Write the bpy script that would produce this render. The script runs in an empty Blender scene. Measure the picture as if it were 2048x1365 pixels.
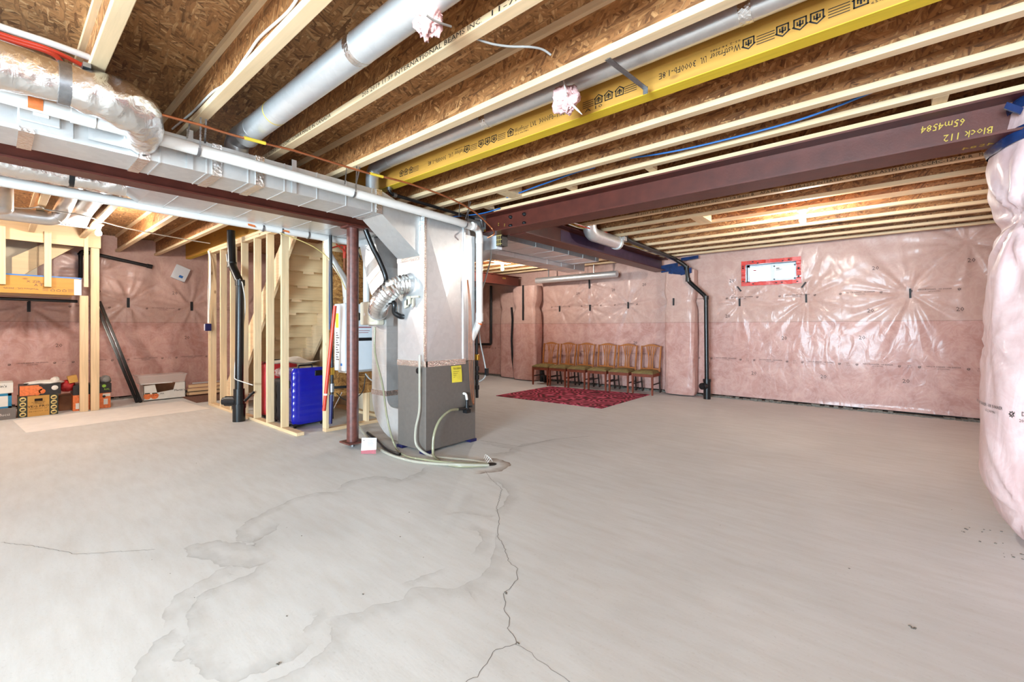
import bpy, bmesh, math, random
import numpy as np
from mathutils import Vector, Matrix
random.seed(7); rng = np.random.default_rng(7)
SC = bpy.context.scene; COL = SC.collection
pi = math.pi
# ------------------------------------------------------------------ camera
FPX, CXP, HYP, CAMH, TH = 868.6, 1024.0, 656.0, 1.3, math.radians(39.9)
cd = bpy.data.cameras.new('camera'); cam = bpy.data.objects.new('camera', cd); COL.objects.link(cam)
cam.location = (0, 0, CAMH); cam.rotation_euler = (pi/2, 0, TH)
cd.sensor_width = 36; cd.lens = FPX/2048*36; cd.shift_y = -26.5/2048; cd.clip_start = 0.02
SC.camera = cam
# ------------------------------------------------------------------ exposure, world, daylight
SC.view_settings.view_transform = 'Standard'; SC.view_settings.look = 'None'
SC.view_settings.gamma = 1; SC.view_settings.use_curve_mapping = False
SC.view_settings.exposure = 1.0
SC.cycles.use_denoising = True
SC.cycles.use_adaptive_sampling = True; SC.cycles.adaptive_threshold = .1
SC.cycles.max_bounces = 10; SC.cycles.diffuse_bounces = 4; SC.cycles.glossy_bounces = 3; SC.cycles.transparent_max_bounces = 12
SC.cycles.caustics_reflective = False; SC.cycles.caustics_refractive = False
SC.cycles.sample_clamp_indirect = 6
w = bpy.data.worlds.new('world'); SC.world = w; w.use_nodes = True
w.node_tree.nodes['Background'].inputs[0].default_value = (0.82, 0.91, 1, 1)
w.node_tree.nodes['Background'].inputs[1].default_value = 3.0
BULB = 980.0            # radiance of the bare bulbs
def area_light(name, loc, rot, sx, sy, power, col):
    l = bpy.data.lights.new(name, 'AREA'); l.shape = 'RECTANGLE'; l.size = sx; l.size_y = sy; l.energy = power; l.color = col
    o = bpy.data.objects.new(name, l); o.location = loc; o.rotation_euler = rot; COL.objects.link(o); return o
# added fill for daylight from behind, set at an unseen door and side window
area_light('daylight_fill_back', (-.3, -5.66, 1.15), (pi/2, 0, 0), 3.3, 2.1, 1230, (0.72, 0.86, 1.0))
area_light('daylight_fill_side', (1.52, -0.9, 1.55), (0, pi/2, 0), 1.3, 1.8, 70, (0.72, 0.86, 1.0))
# ------------------------------------------------------------------ pixel -> world on a real plane
FV = Vector((-math.sin(TH), math.cos(TH), 0)); RV = Vector((math.cos(TH), math.sin(TH), 0))
def ray(px, py): return FV + RV*((px-CXP)/FPX) + Vector((0, 0, (HYP-py)/FPX))
def zp(px, py, z=0.0):
    d = ray(px, py); t = (z-CAMH)/d.z; return Vector((d.x*t, d.y*t, z))
def xp(px, py, x):
    d = ray(px, py); t = x/d.x; return Vector((x, d.y*t, CAMH+d.z*t))
def yp(px, py, y):
    d = ray(px, py); t = y/d.y; return Vector((d.x*t, y, CAMH+d.z*t))
# ------------------------------------------------------------------ materials
MATS = {}
class NT:
    def __init__(s, name):
        m = bpy.data.materials.new(name); m.use_nodes = True; s.m = m; s.t = m.node_tree; s.n = s.t.nodes
        s.b = s.n['Principled BSDF']; s.out = s.n['Material Output']
    def node(s, typ, **kw):
        n = s.n.new(typ)
        for k, v in kw.items(): setattr(n, k, v)
        return n
    def link(s, a, b): s.t.links.new(a, b)
    def coord(s, scale=(1, 1, 1), rot=(0, 0, 0), loc=(0, 0, 0), src='Object'):
        tc = s.node('ShaderNodeTexCoord'); mp = s.node('ShaderNodeMapping')
        mp.inputs['Scale'].default_value = scale; mp.inputs['Rotation'].default_value = rot; mp.inputs['Location'].default_value = loc
        if src == 'World':
            g = s.node('ShaderNodeNewGeometry'); s.link(g.outputs['Position'], mp.inputs['Vector'])
        else: s.link(tc.outputs[src], mp.inputs['Vector'])
        return mp.outputs[0]
    def noise(s, co, scale=5, detail=3, rough=.5, dist=0):
        n = s.node('ShaderNodeTexNoise'); s.link(co, n.inputs['Vector'])
        n.inputs['Scale'].default_value = scale; n.inputs['Detail'].default_value = detail
        n.inputs['Roughness'].default_value = rough; n.inputs['Distortion'].default_value = dist
        return n.outputs['Fac']
    def voro(s, co, scale=5, feature='F1', rand=1):
        n = s.node('ShaderNodeTexVoronoi', feature=feature); s.link(co, n.inputs['Vector'])
        n.inputs['Scale'].default_value = scale; n.inputs['Randomness'].default_value = rand; return n
    def ramp(s, fac, stops, interp='LINEAR'):
        r = s.node('ShaderNodeValToRGB'); s.link(fac, r.inputs[0]); e = r.color_ramp; e.interpolation = interp
        while len(e.elements) < len(stops): e.elements.new(.5)
        for el, (p, c) in zip(e.elements, stops):
            el.position = p; el.color = (*c, 1) if len(c) == 3 else c
        return r.outputs[0]
    def mix(s, fac, a, b, mode='MIX'):
        n = s.node('ShaderNodeMix', data_type='RGBA', blend_type=mode)
        for v, i in ((fac, 0), (a, 6), (b, 7)):
            if hasattr(v, 'node'): s.link(v, n.inputs[i])
            elif i == 0: n.inputs[0].default_value = v
            else: n.inputs[i].default_value = (*v, 1)
        return n.outputs[2]
    def math(s, op, a, b=0.0):
        n = s.node('ShaderNodeMath', operation=op)
        for v, i in ((a, 0), (b, 1)):
            if hasattr(v, 'node'): s.link(v, n.inputs[i])
            else: n.inputs[i].default_value = v
        return n.outputs[0]
    def bump(s, hgt, strength=.3, dist=.01, prev=None):
        b = s.node('ShaderNodeBump'); s.link(hgt, b.inputs['Height'])
        b.inputs['Strength'].default_value = strength; b.inputs['Distance'].default_value = dist
        if prev is not None: s.link(prev, b.inputs['Normal'])
        return b.outputs[0]
    def set(s, color=None, rough=None, metal=None, normal=None, coat=None, coatr=None, coatn=None, spec=None):
        b = s.b
        def p(k, v):
            if v is None: return
            if hasattr(v, 'node'): s.link(v, b.inputs[k])
            else: b.inputs[k].default_value = (*v, 1) if isinstance(v, tuple) else v
        p('Base Color', color); p('Roughness', rough); p('Metallic', metal); p('Normal', normal)
        p('Coat Weight', coat); p('Coat Roughness', coatr); p('Coat Normal', coatn); p('Specular IOR Level', spec)
        return s.m
def srgb(r, g, b):
    f = lambda c: (c/255/12.92) if c <= 10 else ((c/255+.055)/1.055)**2.4
    return (f(r), f(g), f(b))
def plain(name, rgb, rough=.5, metal=0., nz=.12, scale=12, bump=0., bscale=60, coat=0, spec=None):
    t = NT(name); co = t.coord(); n = t.noise(co, scale, 4)
    c = srgb(*rgb); lo = tuple(x*(1-nz) for x in c); hi = tuple(min(1, x*(1+nz)) for x in c)
    col = t.ramp(n, [(.3, lo), (.7, hi)])
    nm = t.bump(t.noise(co, bscale, 3), bump, .004) if bump else None
    return t.set(col, rough, metal, nm, coat or None, .1 if coat else None, None, spec)
def osb(name, plane, dark, mid, light):
    t = NT(name); vals = []
    for k, ang in enumerate((6, 58, -44, 88)):
        a = math.radians(ang); rot = (0, 0, a) if plane == 'xy' else ((0, a, 0) if plane == 'xz' else (a, 0, 0))
        sc = (9, 58, 58) if plane != 'yz' else (58, 9, 58)
        tc = t.node('ShaderNodeTexCoord'); mp1 = t.node('ShaderNodeMapping'); mp1.inputs['Rotation'].default_value = rot
        mp1.inputs['Location'].default_value = (k*3.7, k*1.3, k*2.1); t.link(tc.outputs['Object'], mp1.inputs[0])
        nz = t.node('ShaderNodeTexNoise'); nz.inputs['Scale'].default_value = 16; t.link(mp1.outputs[0], nz.inputs['Vector'])
        vm = t.node('ShaderNodeVectorMath', operation='MULTIPLY_ADD'); t.link(nz.outputs['Color'], vm.inputs[0])
        vm.inputs[1].default_value = (.012, .012, .012); t.link(mp1.outputs[0], vm.inputs[2])
        mp = t.node('ShaderNodeMapping'); mp.inputs['Scale'].default_value = sc; t.link(vm.outputs[0], mp.inputs[0])
        v = t.voro(mp.outputs[0], 1.0); sep = t.node('ShaderNodeSeparateColor'); t.link(v.outputs['Color'], sep.inputs[0])
        gr = t.noise(mp.outputs[0], 1.1, 4, .7)
        tone = t.math('ADD', t.math('MULTIPLY', sep.outputs[1], .75), t.math('MULTIPLY', t.math('SUBTRACT', gr, .42), 1.0))
        vals.append((sep.outputs[0], tone, v.outputs['Distance']))
    tone = vals[3][1]; dist = vals[3][2]
    for k in (2, 1, 0):
        g = t.math('GREATER_THAN', vals[k][0], .6)
        n = t.node('ShaderNodeMix', data_type='FLOAT'); t.link(g, n.inputs[0]); t.link(tone, n.inputs[2]); t.link(vals[k][1], n.inputs[3]); tone = n.outputs[0]
        n = t.node('ShaderNodeMix', data_type='FLOAT'); t.link(g, n.inputs[0]); t.link(dist, n.inputs[2]); t.link(vals[k][2], n.inputs[3]); dist = n.outputs[0]
    col = t.ramp(tone, [(.05, srgb(*dark)), (.4, srgb(*mid)), (.62, srgb(*mid)), (.95, srgb(*light))])
    edge = t.ramp(dist, [(.5, (0, 0, 0)), (.95, (1, 1, 1))])
    col = t.mix(t.math('MULTIPLY', edge, .55), col, srgb(*[c*.5 for c in dark]))
    return t.set(col, .6, 0., t.bump(tone, .4, .004))
def lumber(name, axis, rgb, knots=True, contrast=.14):
    t = NT(name); sc = [30, 30, 30]; sc['xyz'.index(axis)] = 1.6
    co = t.coord(tuple(sc)); n = t.noise(co, 1.0, 4, .6, .6); n2 = t.noise(t.coord(), 1.3, 2)
    c = srgb(*rgb)
    col = t.ramp(n, [(.25, tuple(x*(1-contrast*1.6) for x in c)), (.5, c), (.75, tuple(min(1, x*(1+contrast)) for x in c))])
    col = t.mix(t.ramp(n2, [(.35, (0,)*3), (.75, (.5,)*3)]), col, tuple(a*b for a, b in zip(c, (.84, .74, .62))))
    if knots:
        s3 = [7, 7, 7]; s3['xyz'.index(axis)] = 3.2
        v = t.voro(t.coord(tuple(s3)), 1.0)
        k = t.ramp(v.outputs['Distance'], [(.05, (1,)*3), (.13, (0,)*3)])
        sep = t.node('ShaderNodeSeparateColor'); t.link(v.outputs['Color'], sep.inputs[0])
        k = t.math('MULTIPLY', k, t.math('GREATER_THAN', sep.outputs[0], .45))
        col = t.mix(t.math('MULTIPLY', k, .75), col, srgb(120, 74, 40))
    return t.set(col, .6, 0., t.bump(n, .15, .002))
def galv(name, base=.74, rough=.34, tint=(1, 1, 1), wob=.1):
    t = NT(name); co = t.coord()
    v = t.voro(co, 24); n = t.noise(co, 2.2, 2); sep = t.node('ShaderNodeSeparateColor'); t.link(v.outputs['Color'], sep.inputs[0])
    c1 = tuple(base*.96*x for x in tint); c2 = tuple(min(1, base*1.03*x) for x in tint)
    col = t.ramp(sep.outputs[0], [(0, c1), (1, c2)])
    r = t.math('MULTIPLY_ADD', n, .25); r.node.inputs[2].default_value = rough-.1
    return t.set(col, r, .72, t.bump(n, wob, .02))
def foil(name, base=.85, rough=.22, scale=26, st=.6):
    t = NT(name); co = t.coord(); v = t.voro(co, scale); n = t.noise(co, scale*.6, 5, .6, 1.0)
    b = t.bump(v.outputs['Distance'], st*.6, .01); b = t.bump(n, st, .012, b)
    return t.set((base, base*.985, base*.96), rough, 1., b)
def plastic_wrap(name, lo, hi, fib, seam=True):
    t = NT(name); co = t.coord(src='World')
    n = t.noise(co, 3.2, 6, .62, .9); f = t.noise(co, 3.6, 5, .6, 2.0)
    col = t.mix(t.ramp(n, [(.3, (0,)*3), (.72, (1,)*3)]), srgb(*lo), srgb(*hi))
    fi = t.ramp(f, [(.42, (0,)*3), (.5, (.2,)*3), (.58, (0,)*3)])
    col = t.mix(fi, col, srgb(*fib))
    if seam:
        g = t.node('ShaderNodeNewGeometry'); sp = t.node('ShaderNodeSeparateXYZ'); t.link(g.outputs['Position'], sp.inputs[0])
        up = t.math('GREATER_THAN', sp.outputs[2], 1.402)
        grey = t.mix(.42, col, srgb(196, 170, 156))
        col = t.mix(up, col, grey)
        d = t.math('ABSOLUTE', t.math('SUBTRACT', sp.outputs[2], 1.402))
        col = t.mix(t.math('MULTIPLY', t.math('LESS_THAN', d, .006), .35), col, srgb(110, 80, 72))
    fine = t.noise(t.coord((1, 1, .45), src='World'), 7, 3, .5, 1.0)
    b = t.bump(fine, .16, .05); b2 = t.bump(t.noise(co, 30, 3), .08, .01, b)
    return t.set(col, .5, 0., b2, .22, .17, b, .3)
def glow(name, rgb, st):
    t = NT(name); t.b.inputs['Emission Color'].default_value = (*rgb, 1); t.b.inputs['Emission Strength'].default_value = st
    return t.set((1, 1, 1), .3)
def clear(name, tint=(.9, .95, .95), mixf=.18, rough=.05):
    t = NT(name); tr = t.node('ShaderNodeBsdfTransparent'); tr.inputs[0].default_value = (*tint, 1)
    gl = t.node('ShaderNodeBsdfGlossy'); gl.inputs['Roughness'].default_value = rough
    fr = t.node('ShaderNodeFresnel'); fr.inputs[0].default_value = 1.45
    f = t.math('MAXIMUM', t.math('MULTIPLY', fr.outputs[0], 1.0), mixf*.4)
    mx = t.node('ShaderNodeMixShader'); t.link(f, mx.inputs[0]); t.link(tr.outputs[0], mx.inputs[1]); t.link(gl.outputs[0], mx.inputs[2])
    t.link(mx.outputs[0], t.out.inputs[0]); return t.m
def milky(name, rgb, alpha, rough=.25):
    t = NT(name); t.set(srgb(*rgb), rough); t.b.inputs['Alpha'].default_value = alpha; return t.m
def stain_mat(name, rgb, k):
    t = NT(name); at = t.node('ShaderNodeAttribute', attribute_name='fade'); n = t.noise(t.coord(), 14, 4)
    a = t.math('MULTIPLY', at.outputs['Fac'], t.math('MULTIPLY', t.ramp(n, [(.3, (.35,)*3), (.65, (1,)*3)]), k))
    t.set(srgb(*rgb), .8); t.link(a, t.b.inputs['Alpha']); return t.m
M = MATS
M['deck'] = osb('osb_deck', 'xy', (112, 74, 42), (172, 124, 78), (222, 182, 132))
M['web'] = osb('osb_web', 'xz', (112, 68, 34), (168, 112, 64), (216, 164, 108))
M['osbpanel'] = osb('osb_panel_wall', 'yz', (110, 66, 26), (168, 116, 58), (214, 166, 100))
M['flange'] = lumber('joist_flange_wood', 'x', (224, 195, 156), False, .1)
M['pine_x'] = lumber('pine_along_x', 'x', (226, 196, 156))
M['pine_y'] = lumber('pine_along_y', 'y', (222, 190, 150))
M['pine_z'] = lumber('pine_upright', 'z', (228, 200, 160))
M['ply'] = lumber('stair_plywood', 'y', (222, 194, 152), False, .08)
M['ply_z'] = lumber('sheet_plywood', 'x', (218, 190, 148), False, .08)
M['lvl'] = lumber('lvl_yellow', 'x', (196, 143, 60), True, .12)
M['lvl_y'] = lumber('lvl_yellow_across', 'y', (196, 143, 60), True, .1)
M['yellow_edge'] = lumber('lvl_painted_edge', 'x', (214, 180, 40), False, .1)
M['steel'] = plain('red_primer_steel', (86, 38, 28), .42, 0, .2, 9, .1, 80)
M['steel_post'] = plain('scuffed_red_primer', (98, 54, 46), .4, 0, .35, 22, .15, 70)
M['steel_violet'] = plain('violet_primer', (74, 52, 74), .4, 0, .2, 8)
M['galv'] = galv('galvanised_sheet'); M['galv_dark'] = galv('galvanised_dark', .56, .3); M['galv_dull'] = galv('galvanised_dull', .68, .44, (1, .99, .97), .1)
M['foil'] = foil('foil_wrap'); M['foil_tape'] = foil('foil_tape', .88, .25, 60, .5); M['flexalu'] = foil('flex_aluminium', .8, .25, 40, .25)
M['zinc'] = plain('zinc_strap', (150, 150, 152), .35, .9, .15, 40)
M['pvc'] = plain('white_pvc', (226, 220, 214), .32, 0, .03)
M['abs'] = plain('black_abs', (22, 21, 22), .3, 0, .2)
M['iron'] = plain('black_iron', (34, 32, 33), .38, .3, .2)
M['brass'] = plain('brass', (196, 150, 62), .3, .9, .1)
M['copper'] = plain('copper', (206, 132, 92), .28, .9, .1)
M['pex_red'] = plain('red_pex', (206, 62, 38), .35, 0, .06)
M['copper_dark'] = plain('dull_copper', (150, 92, 62), .4, .6, .15)
M['yellow'] = plain('yellow_sleeve', (222, 190, 60), .5, 0, .06)
M['blue_cable'] = plain('blue_cable', (46, 112, 186), .4, 0, .05)
M['white_cable'] = plain('white_cable', (214, 208, 200), .45, 0, .05)
M['grey_cable'] = plain('grey_cable', (150, 146, 142), .45, 0, .06)
M['beige'] = plain('beige_plastic', (206, 196, 176), .4, 0, .04)
M['white'] = plain('white_enamel', (222, 224, 228), .3, 0, .02)
M['vinyl'] = plain('white_vinyl', (226, 230, 238), .35, 0, .02)
M['furnace'] = plain('grey_furnace_enamel', (112, 104, 98), .42, .25, .06, 30, .05, 200)
M['black'] = plain('black_plastic', (18, 18, 20), .4, 0, .2)
M['ink'] = plain('black_ink', (30, 24, 20), .7, 0, .1); M['ink_soft'] = plain('faded_ink', (92, 70, 66), .7, 0, .1)
M['yellow_chalk'] = plain('yellow_marker', (196, 164, 62), .7, 0, .1); M['white_ink'] = plain('white_ink', (225, 222, 215), .6, 0, .05)
M['tag'] = plain('yellow_tag_paper', (226, 204, 64), .6, 0, .06); M['paper'] = plain('white_paper', (232, 230, 226), .6, 0, .03)
M['red_print'] = plain('red_print', (150, 40, 52), .5, 0, .3, 30)
M['red_tape'] = plain('red_sheathing_tape', (206, 52, 40), .35, 0, .2, 20, .3, 25, .4)
M['blue_tape'] = plain('blue_sheathing_tape', (24, 48, 92), .25, 0, .3, 16, .6, 22, .5)
M['black_tape'] = plain('black_tape', (22, 20, 23), .6, 0, .4, 30)
M['wood_red'] = lumber('chair_red_wood', 'z', (120, 52, 26), False, .2); M['wood_dark'] = lumber('chair_dark_wood', 'y', (52, 32, 24), False, .2)
M['wood_amber'] = lumber('chair_amber_wood', 'z', (166, 98, 40), False, .2)
M['olive'] = plain('olive_velvet', (122, 104, 60), .85, 0, .25, 18, .3, 200)
M['blue_case'] = plain('blue_polycarbonate', (18, 26, 148), .22, 0, .06, 12, 0, 60, .6)
M['red_case'] = plain('red_fabric_case', (170, 30, 32), .5, 0, .1); M['black_case'] = plain('black_fabric_case', (24, 22, 24), .6, 0, .2)
M['navy'] = plain('navy_sleeve', (26, 28, 78), .4)
M['fibre'] = plain('pink_fibre', (226, 180, 176), .9, 0, .2, 30, 1.0, 70)
M['card_brown'] = plain('brown_cardboard', (196, 148, 74), .7, 0, .06); M['card_grey'] = plain('grey_cardboard', (118, 112, 108), .7, 0, .06)
M['card_white'] = plain('white_cardboard', (224, 220, 212), .6, 0, .04); M['teal'] = plain('teal_print', (20, 118, 158), .5, 0, .06)
M['orange'] = plain('orange_print', (226, 120, 62), .5, 0, .2, 40); M['dark_green'] = plain('dark_green_print', (40, 46, 30), .5, 0, .3, 40)
M['cream'] = plain('cream_print', (216, 190, 120), .5, 0, .1); M['dark_print'] = plain('dark_print', (36, 28, 24), .4, 0, .4, 40)
M['green'] = plain('lime_print', (150, 196, 60), .5); M['bag'] = plain('white_plastic_bag', (226, 218, 208), .3, 0, .05, 12, .6, 30)
M['brown_panel'] = plain('brown_cardboard_inside', (140, 92, 60), .7)
M['cloth'] = plain('white_dropcloth', (240, 234, 228), .8, 0, .04, 6, .25, 22); M['drywall'] = plain('drywall_board', (196, 180, 156), .85, 0, .03)
M['old_rug'] = plain('old_rug_fibres', (120, 84, 70), .95, 0, .5, 60, .5, 120)
M['rod'] = plain('black_gloss_pole', (17, 15, 16), .22, 0, .1)
M['bulb'] = glow('lit_bulb', (1.0, .95, .87), BULB)
M['bulb_dim'] = glow('lit_bulb_dim', (1.0, .95, .88), BULB*.09)
M['bulb_fill'] = glow('lit_bulb_fill', (1.0, .95, .87), BULB*2.2)  # stronger glow for the added bulb beyond the left edge
M['socket'] = plain('white_lampholder', (232, 228, 220), .4)
M['glass'] = clear('window_glass'); M['tubing'] = milky('clear_tubing', (196, 190, 174), .55, .12); M['tubing_g'] = milky('greenish_tubing', (160, 156, 126), .7, .15)
M['clear_bin'] = milky('clear_bin_plastic', (226, 214, 208), .38, .15)
M['rust'] = plain('rust', (110, 58, 30), .8, 0, .4, 40); M['hole'] = plain('dark_hole', (28, 16, 10), .9); M['crack'] = plain('crack_dark', (96, 90, 86), .9)
M['stain'] = stain_mat('damp_stain', (150, 146, 139), .25); M['rust_stain'] = stain_mat('rust_stain', (150, 112, 78), .7)
M['wrap'] = plastic_wrap('poly_over_pink_batts', (176, 126, 116), (208, 164, 153), (226, 196, 187))
M['wrap_col'] = plastic_wrap('poly_over_pale_batts', (212, 174, 172), (230, 200, 198), (238, 218, 216), False)
M['mortar'] = plain('grey_mortar', (110, 104, 96), .9, 0, .4, 40, .6, 60); M['gap'] = plain('dark_gap', (40, 30, 26), .9, 0, .4, 30)
def concrete():
    t = NT('concrete_slab'); co = t.coord(src='World')
    a = t.noise(co, .9, 4, .55, .4); b = t.noise(t.coord((1, 5, 1), (0, 0, .6), src='World'), 3.0, 5, .6); c = t.noise(co, 60, 3)
    col = t.ramp(a, [(.3, srgb(206, 205, 203)), (.7, srgb(221, 220, 218))])
    col = t.mix(t.ramp(b, [(.4, (0,)*3), (.75, (.35,)*3)]), col, srgb(186, 178, 168))
    col = t.mix(t.ramp(c, [(.25, (.25,)*3), (.4, (0,)*3)]), col, srgb(176, 170, 162))
    return t.set(col, .62, 0., t.bump(c, .06, .004, t.bump(b, .08, .01)), None, None, None, .3)
M['concrete'] = concrete()
def rug_mat():
    t = NT('crimson_rug'); co = t.coord((1, 1, 1))
    n = t.noise(co, 3.4, 3, .5, 2.4); v = t.voro(co, 2.6); w_ = t.math('SINE', t.math('MULTIPLY', v.outputs['Distance'], 34.0))
    f = t.math('ADD', t.math('MULTIPLY', w_, .3), n)
    col = t.ramp(f, [(.28, srgb(70, 12, 20)), (.45, srgb(140, 22, 46)), (.62, srgb(166, 36, 66)), (.78, srgb(206, 96, 120))])
    return t.set(col, .95, 0., t.bump(t.noise(co, 180, 2), .5, .004))
M['rug'] = rug_mat()
# ------------------------------------------------------------------ mesh builder
OFF = {}
class MB:
    def __init__(s): s.v = []; s.f = []; s.sm = []; s.col = None
    def add(s, vs, fs, smooth=False):
        k = len(s.v); s.v += [tuple(p) for p in vs]; s.f += [tuple(i+k for i in f) for f in fs]; s.sm += [smooth]*len(fs); return s
    def hexa(s, p): # 8 points: bottom 4 ccw, top 4
        return s.add(p, [(3, 2, 1, 0), (4, 5, 6, 7), (0, 1, 5, 4), (1, 2, 6, 5), (2, 3, 7, 6), (3, 0, 4, 7)])
    def box(s, x0, x1, y0, y1, z0, z1):
        return s.hexa([(x0, y0, z0), (x1, y0, z0), (x1, y1, z0), (x0, y1, z0), (x0, y0, z1), (x1, y0, z1), (x1, y1, z1), (x0, y1, z1)])
    def obox(s, c, ax, ay, az):
        c, ax, ay, az = map(Vector, (c, ax, ay, az))
        return s.hexa([c-ax-ay-az, c+ax-ay-az, c+ax+ay-az, c-ax+ay-az, c-ax-ay+az, c+ax-ay+az, c+ax+ay+az, c-ax+ay+az])
    def bar(s, p0, p1, w_, h_, up=(0, 0, 1)):
        p0, p1 = Vector(p0), Vector(p1); d = p1-p0; L = d.length; d.normalize(); up = Vector(up)
        if abs(d.dot(up)) > .98: up = Vector((1, 0, 0))
        r = d.cross(up).normalized(); u = r.cross(d)
        return s.obox((p0+p1)/2, d*L/2, r*w_/2, u*h_/2)
    def tube(s, pts, r, n=10, cap=True, smooth=True):
        P = [Vector(p) for p in pts]; m = len(P); R = r if isinstance(r, (list, tuple)) else [r]*m
        T = [(P[min(i+1, m-1)]-P[max(i-1, 0)]).normalized() for i in range(m)]
        a = Vector((0, 0, 1)) if abs(T[0].z) < .9 else Vector((1, 0, 0)); N = T[0].cross(a).normalized()
        vs = []
        for i in range(m):
            N = (N-T[i]*N.dot(T[i])).normalized(); B = T[i].cross(N)
            vs += [P[i]+(N*math.cos(2*pi*j/n)+B*math.sin(2*pi*j/n))*R[i] for j in range(n)]
        fs = [(i*n+j, i*n+(j+1) % n, (i+1)*n+(j+1) % n, (i+1)*n+j) for i in range(m-1) for j in range(n)]
        s.add(vs, fs, smooth)
        if cap:
            s.add(vs[:n], [tuple(reversed(range(n)))]); s.add(vs[-n:], [tuple(range(n))])
        return s
    def cyl(s, p0, p1, r, n=14, r1=None): return s.tube([p0, p1], [r, r if r1 is None else r1], n)
    def prism(s, poly, ext):
        n = len(poly); A = [Vector(p) for p in poly]; e = Vector(ext); B = [p+e for p in A]
        return s.add(A+B, [tuple(reversed(range(n))), tuple(range(n, 2*n))]+[(i, (i+1) % n, n+(i+1) % n, n+i) for i in range(n)])
    def sphere(s, c, r, nu=14, nv=8, sc=(1, 1, 1), f=None):
        c = Vector(c); vs = []
        for i in range(nv+1):
            for j in range(nu):
                a, b = pi*i/nv, 2*pi*j/nu; d = Vector((math.sin(a)*math.cos(b)*sc[0], math.sin(a)*math.sin(b)*sc[1], math.cos(a)*sc[2]))
                vs.append(c+d*r*(f(a, b) if f else 1))
        return s.add(vs, [(i*nu+j, (i+1)*nu+j, (i+1)*nu+(j+1) % nu, i*nu+(j+1) % nu) for i in range(nv) for j in range(nu)], True)
    def lathe(s, c, prof, n=16, axis='z'):
        c = Vector(c); vs = []
        for (r, h) in prof:
            for j in range(n):
                a = 2*pi*j/n; x, y = r*math.cos(a), r*math.sin(a)
                vs.append(c+Vector({'z': (x, y, h), 'x': (h, x, y), 'y': (x, h, y)}[axis]))
        m = len(prof)
        return s.add(vs, [(i*n+j, i*n+(j+1) % n, (i+1)*n+(j+1) % n, (i+1)*n+j) for i in range(m-1) for j in range(n)], True)
    def build(s, name, mat, parent=None, loc=None, bevel=0, **props):
        me = bpy.data.meshes.new(name)
        V = np.array(s.v, dtype=float)
        if parent is not None: off = Vector(OFF[parent.name])
        elif loc is not None: off = Vector(loc)
        else: off = Vector(((V[:, 0].min()+V[:, 0].max())/2, (V[:, 1].min()+V[:, 1].max())/2, V[:, 2].min()))
        me.from_pydata((V-np.array(off)).tolist(), [], s.f)
        me.polygons.foreach_set('use_smooth', s.sm); me.validate(); me.update()
        bm = bmesh.new(); bm.from_mesh(me); bmesh.ops.recalc_face_normals(bm, faces=bm.faces); bm.to_mesh(me); bm.free()
        me.materials.append(M[mat] if isinstance(mat, str) else mat)
        return link(name, me, parent, off, bevel, **props)
def link(name, me, parent, off, bevel=0, **props):
    o = bpy.data.objects.new(name, me); COL.objects.link(o)
    if parent is not None: o.parent = parent
    else: o.location = off
    OFF[o.name] = tuple(off)
    if bevel:
        b = o.modifiers.new('bevel', 'BEVEL'); b.width = bevel; b.segments = 2; b.limit_method = 'ANGLE'
    for k, v in props.items():
        if v: o[k] = v
    return o
def T(label, cat, group=None):
    d = {'label': label, 'category': cat}
    if group: d['group'] = group
    return d
def thing(name, label, cat, loc=(0, 0, 0), group=None):
    o = bpy.data.objects.new(name, None); COL.objects.link(o); o.location = loc; o.empty_display_size = .1
    OFF[o.name] = tuple(loc); o['label'] = label; o['category'] = cat
    if group: o['group'] = group
    return o
def struct(name, mb, mat, parent=None, **k):
    return mb.build(name, mat, parent, loc=(0, 0, 0), kind='structure', **k)
def dup(root, loc, rotz, label=None):
    r = root.copy(); COL.objects.link(r); r.location = loc; r.rotation_euler = (0, 0, rotz)
    if label: r['label'] = label
    for ch in list(root.children):
        c = ch.copy(); COL.objects.link(c); c.parent = r
        for g in ch.children:
            d = g.copy(); COL.objects.link(d); d.parent = c
    return r
def fil(pts, r=.05, n=5):
    P = [Vector(p) for p in pts]; out = [P[0]]
    for i in range(1, len(P)-1):
        a, b, c = P[i-1], P[i], P[i+1]; da, dc = (a-b), (c-b); q = min(r, da.length*.49, dc.length*.49)
        s, e = b+da.normalized()*q, b+dc.normalized()*q
        out += [(s*(1-t)**2+b*2*t*(1-t)+e*t*t) for t in [k/n for k in range(n+1)]]
    return out+[P[-1]]
def smoothpath(pts, n=6):
    P = [Vector(p) for p in pts]; out = []
    for i in range(len(P)-1):
        p0, p1, p2, p3 = P[max(i-1, 0)], P[i], P[i+1], P[min(i+2, len(P)-1)]
        for k in range(n):
            t = k/n; out.append(.5*((2*p1)+(p2-p0)*t+(2*p0-5*p1+4*p2-p3)*t*t+(3*p1-p0-3*p2+p3)*t**3))
    return out+[P[-1]]
# ------------------------------------------------------------------ lettering (built in font -> flat meshes)
STR = ['CCRR-0232 ASTM D5055 CCMC-12768-R MADE IN CANADA', '205 2019 11:39 INTERNATIONAL BEAMS INC.', '27 2019 14:00 INTERNATIONAL BEAMS INC. 11-7/8 IB400 B', 'APA MILL 1033 PR-L292 INTERTEK CCRR-0232 ASTM D5055 CCMC-12768-R', '11-7/8', 'MADE IN CANADA', 'WestFraser', 'LVL', '3000Fb-1.8E',
       'WestFraser LVL', '3000Fb - 1.8E', 'A 10', 'X ZJR', 'A 4', 'VEG PRO', 'CANADA', 'INTERNATIONAL', 'Martin\'s', 'Pers', 'MA', 'RAL', 'M', 'Mucci', '20', 'VAPOUR BARRIER - AIR BARRIER', '65-2.34-M86', 'DT', '200118', '2', '1', '65m4584', 'Block 112', '4584', 'PRODUCT OF', 'TRACKING', 'H']
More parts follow.
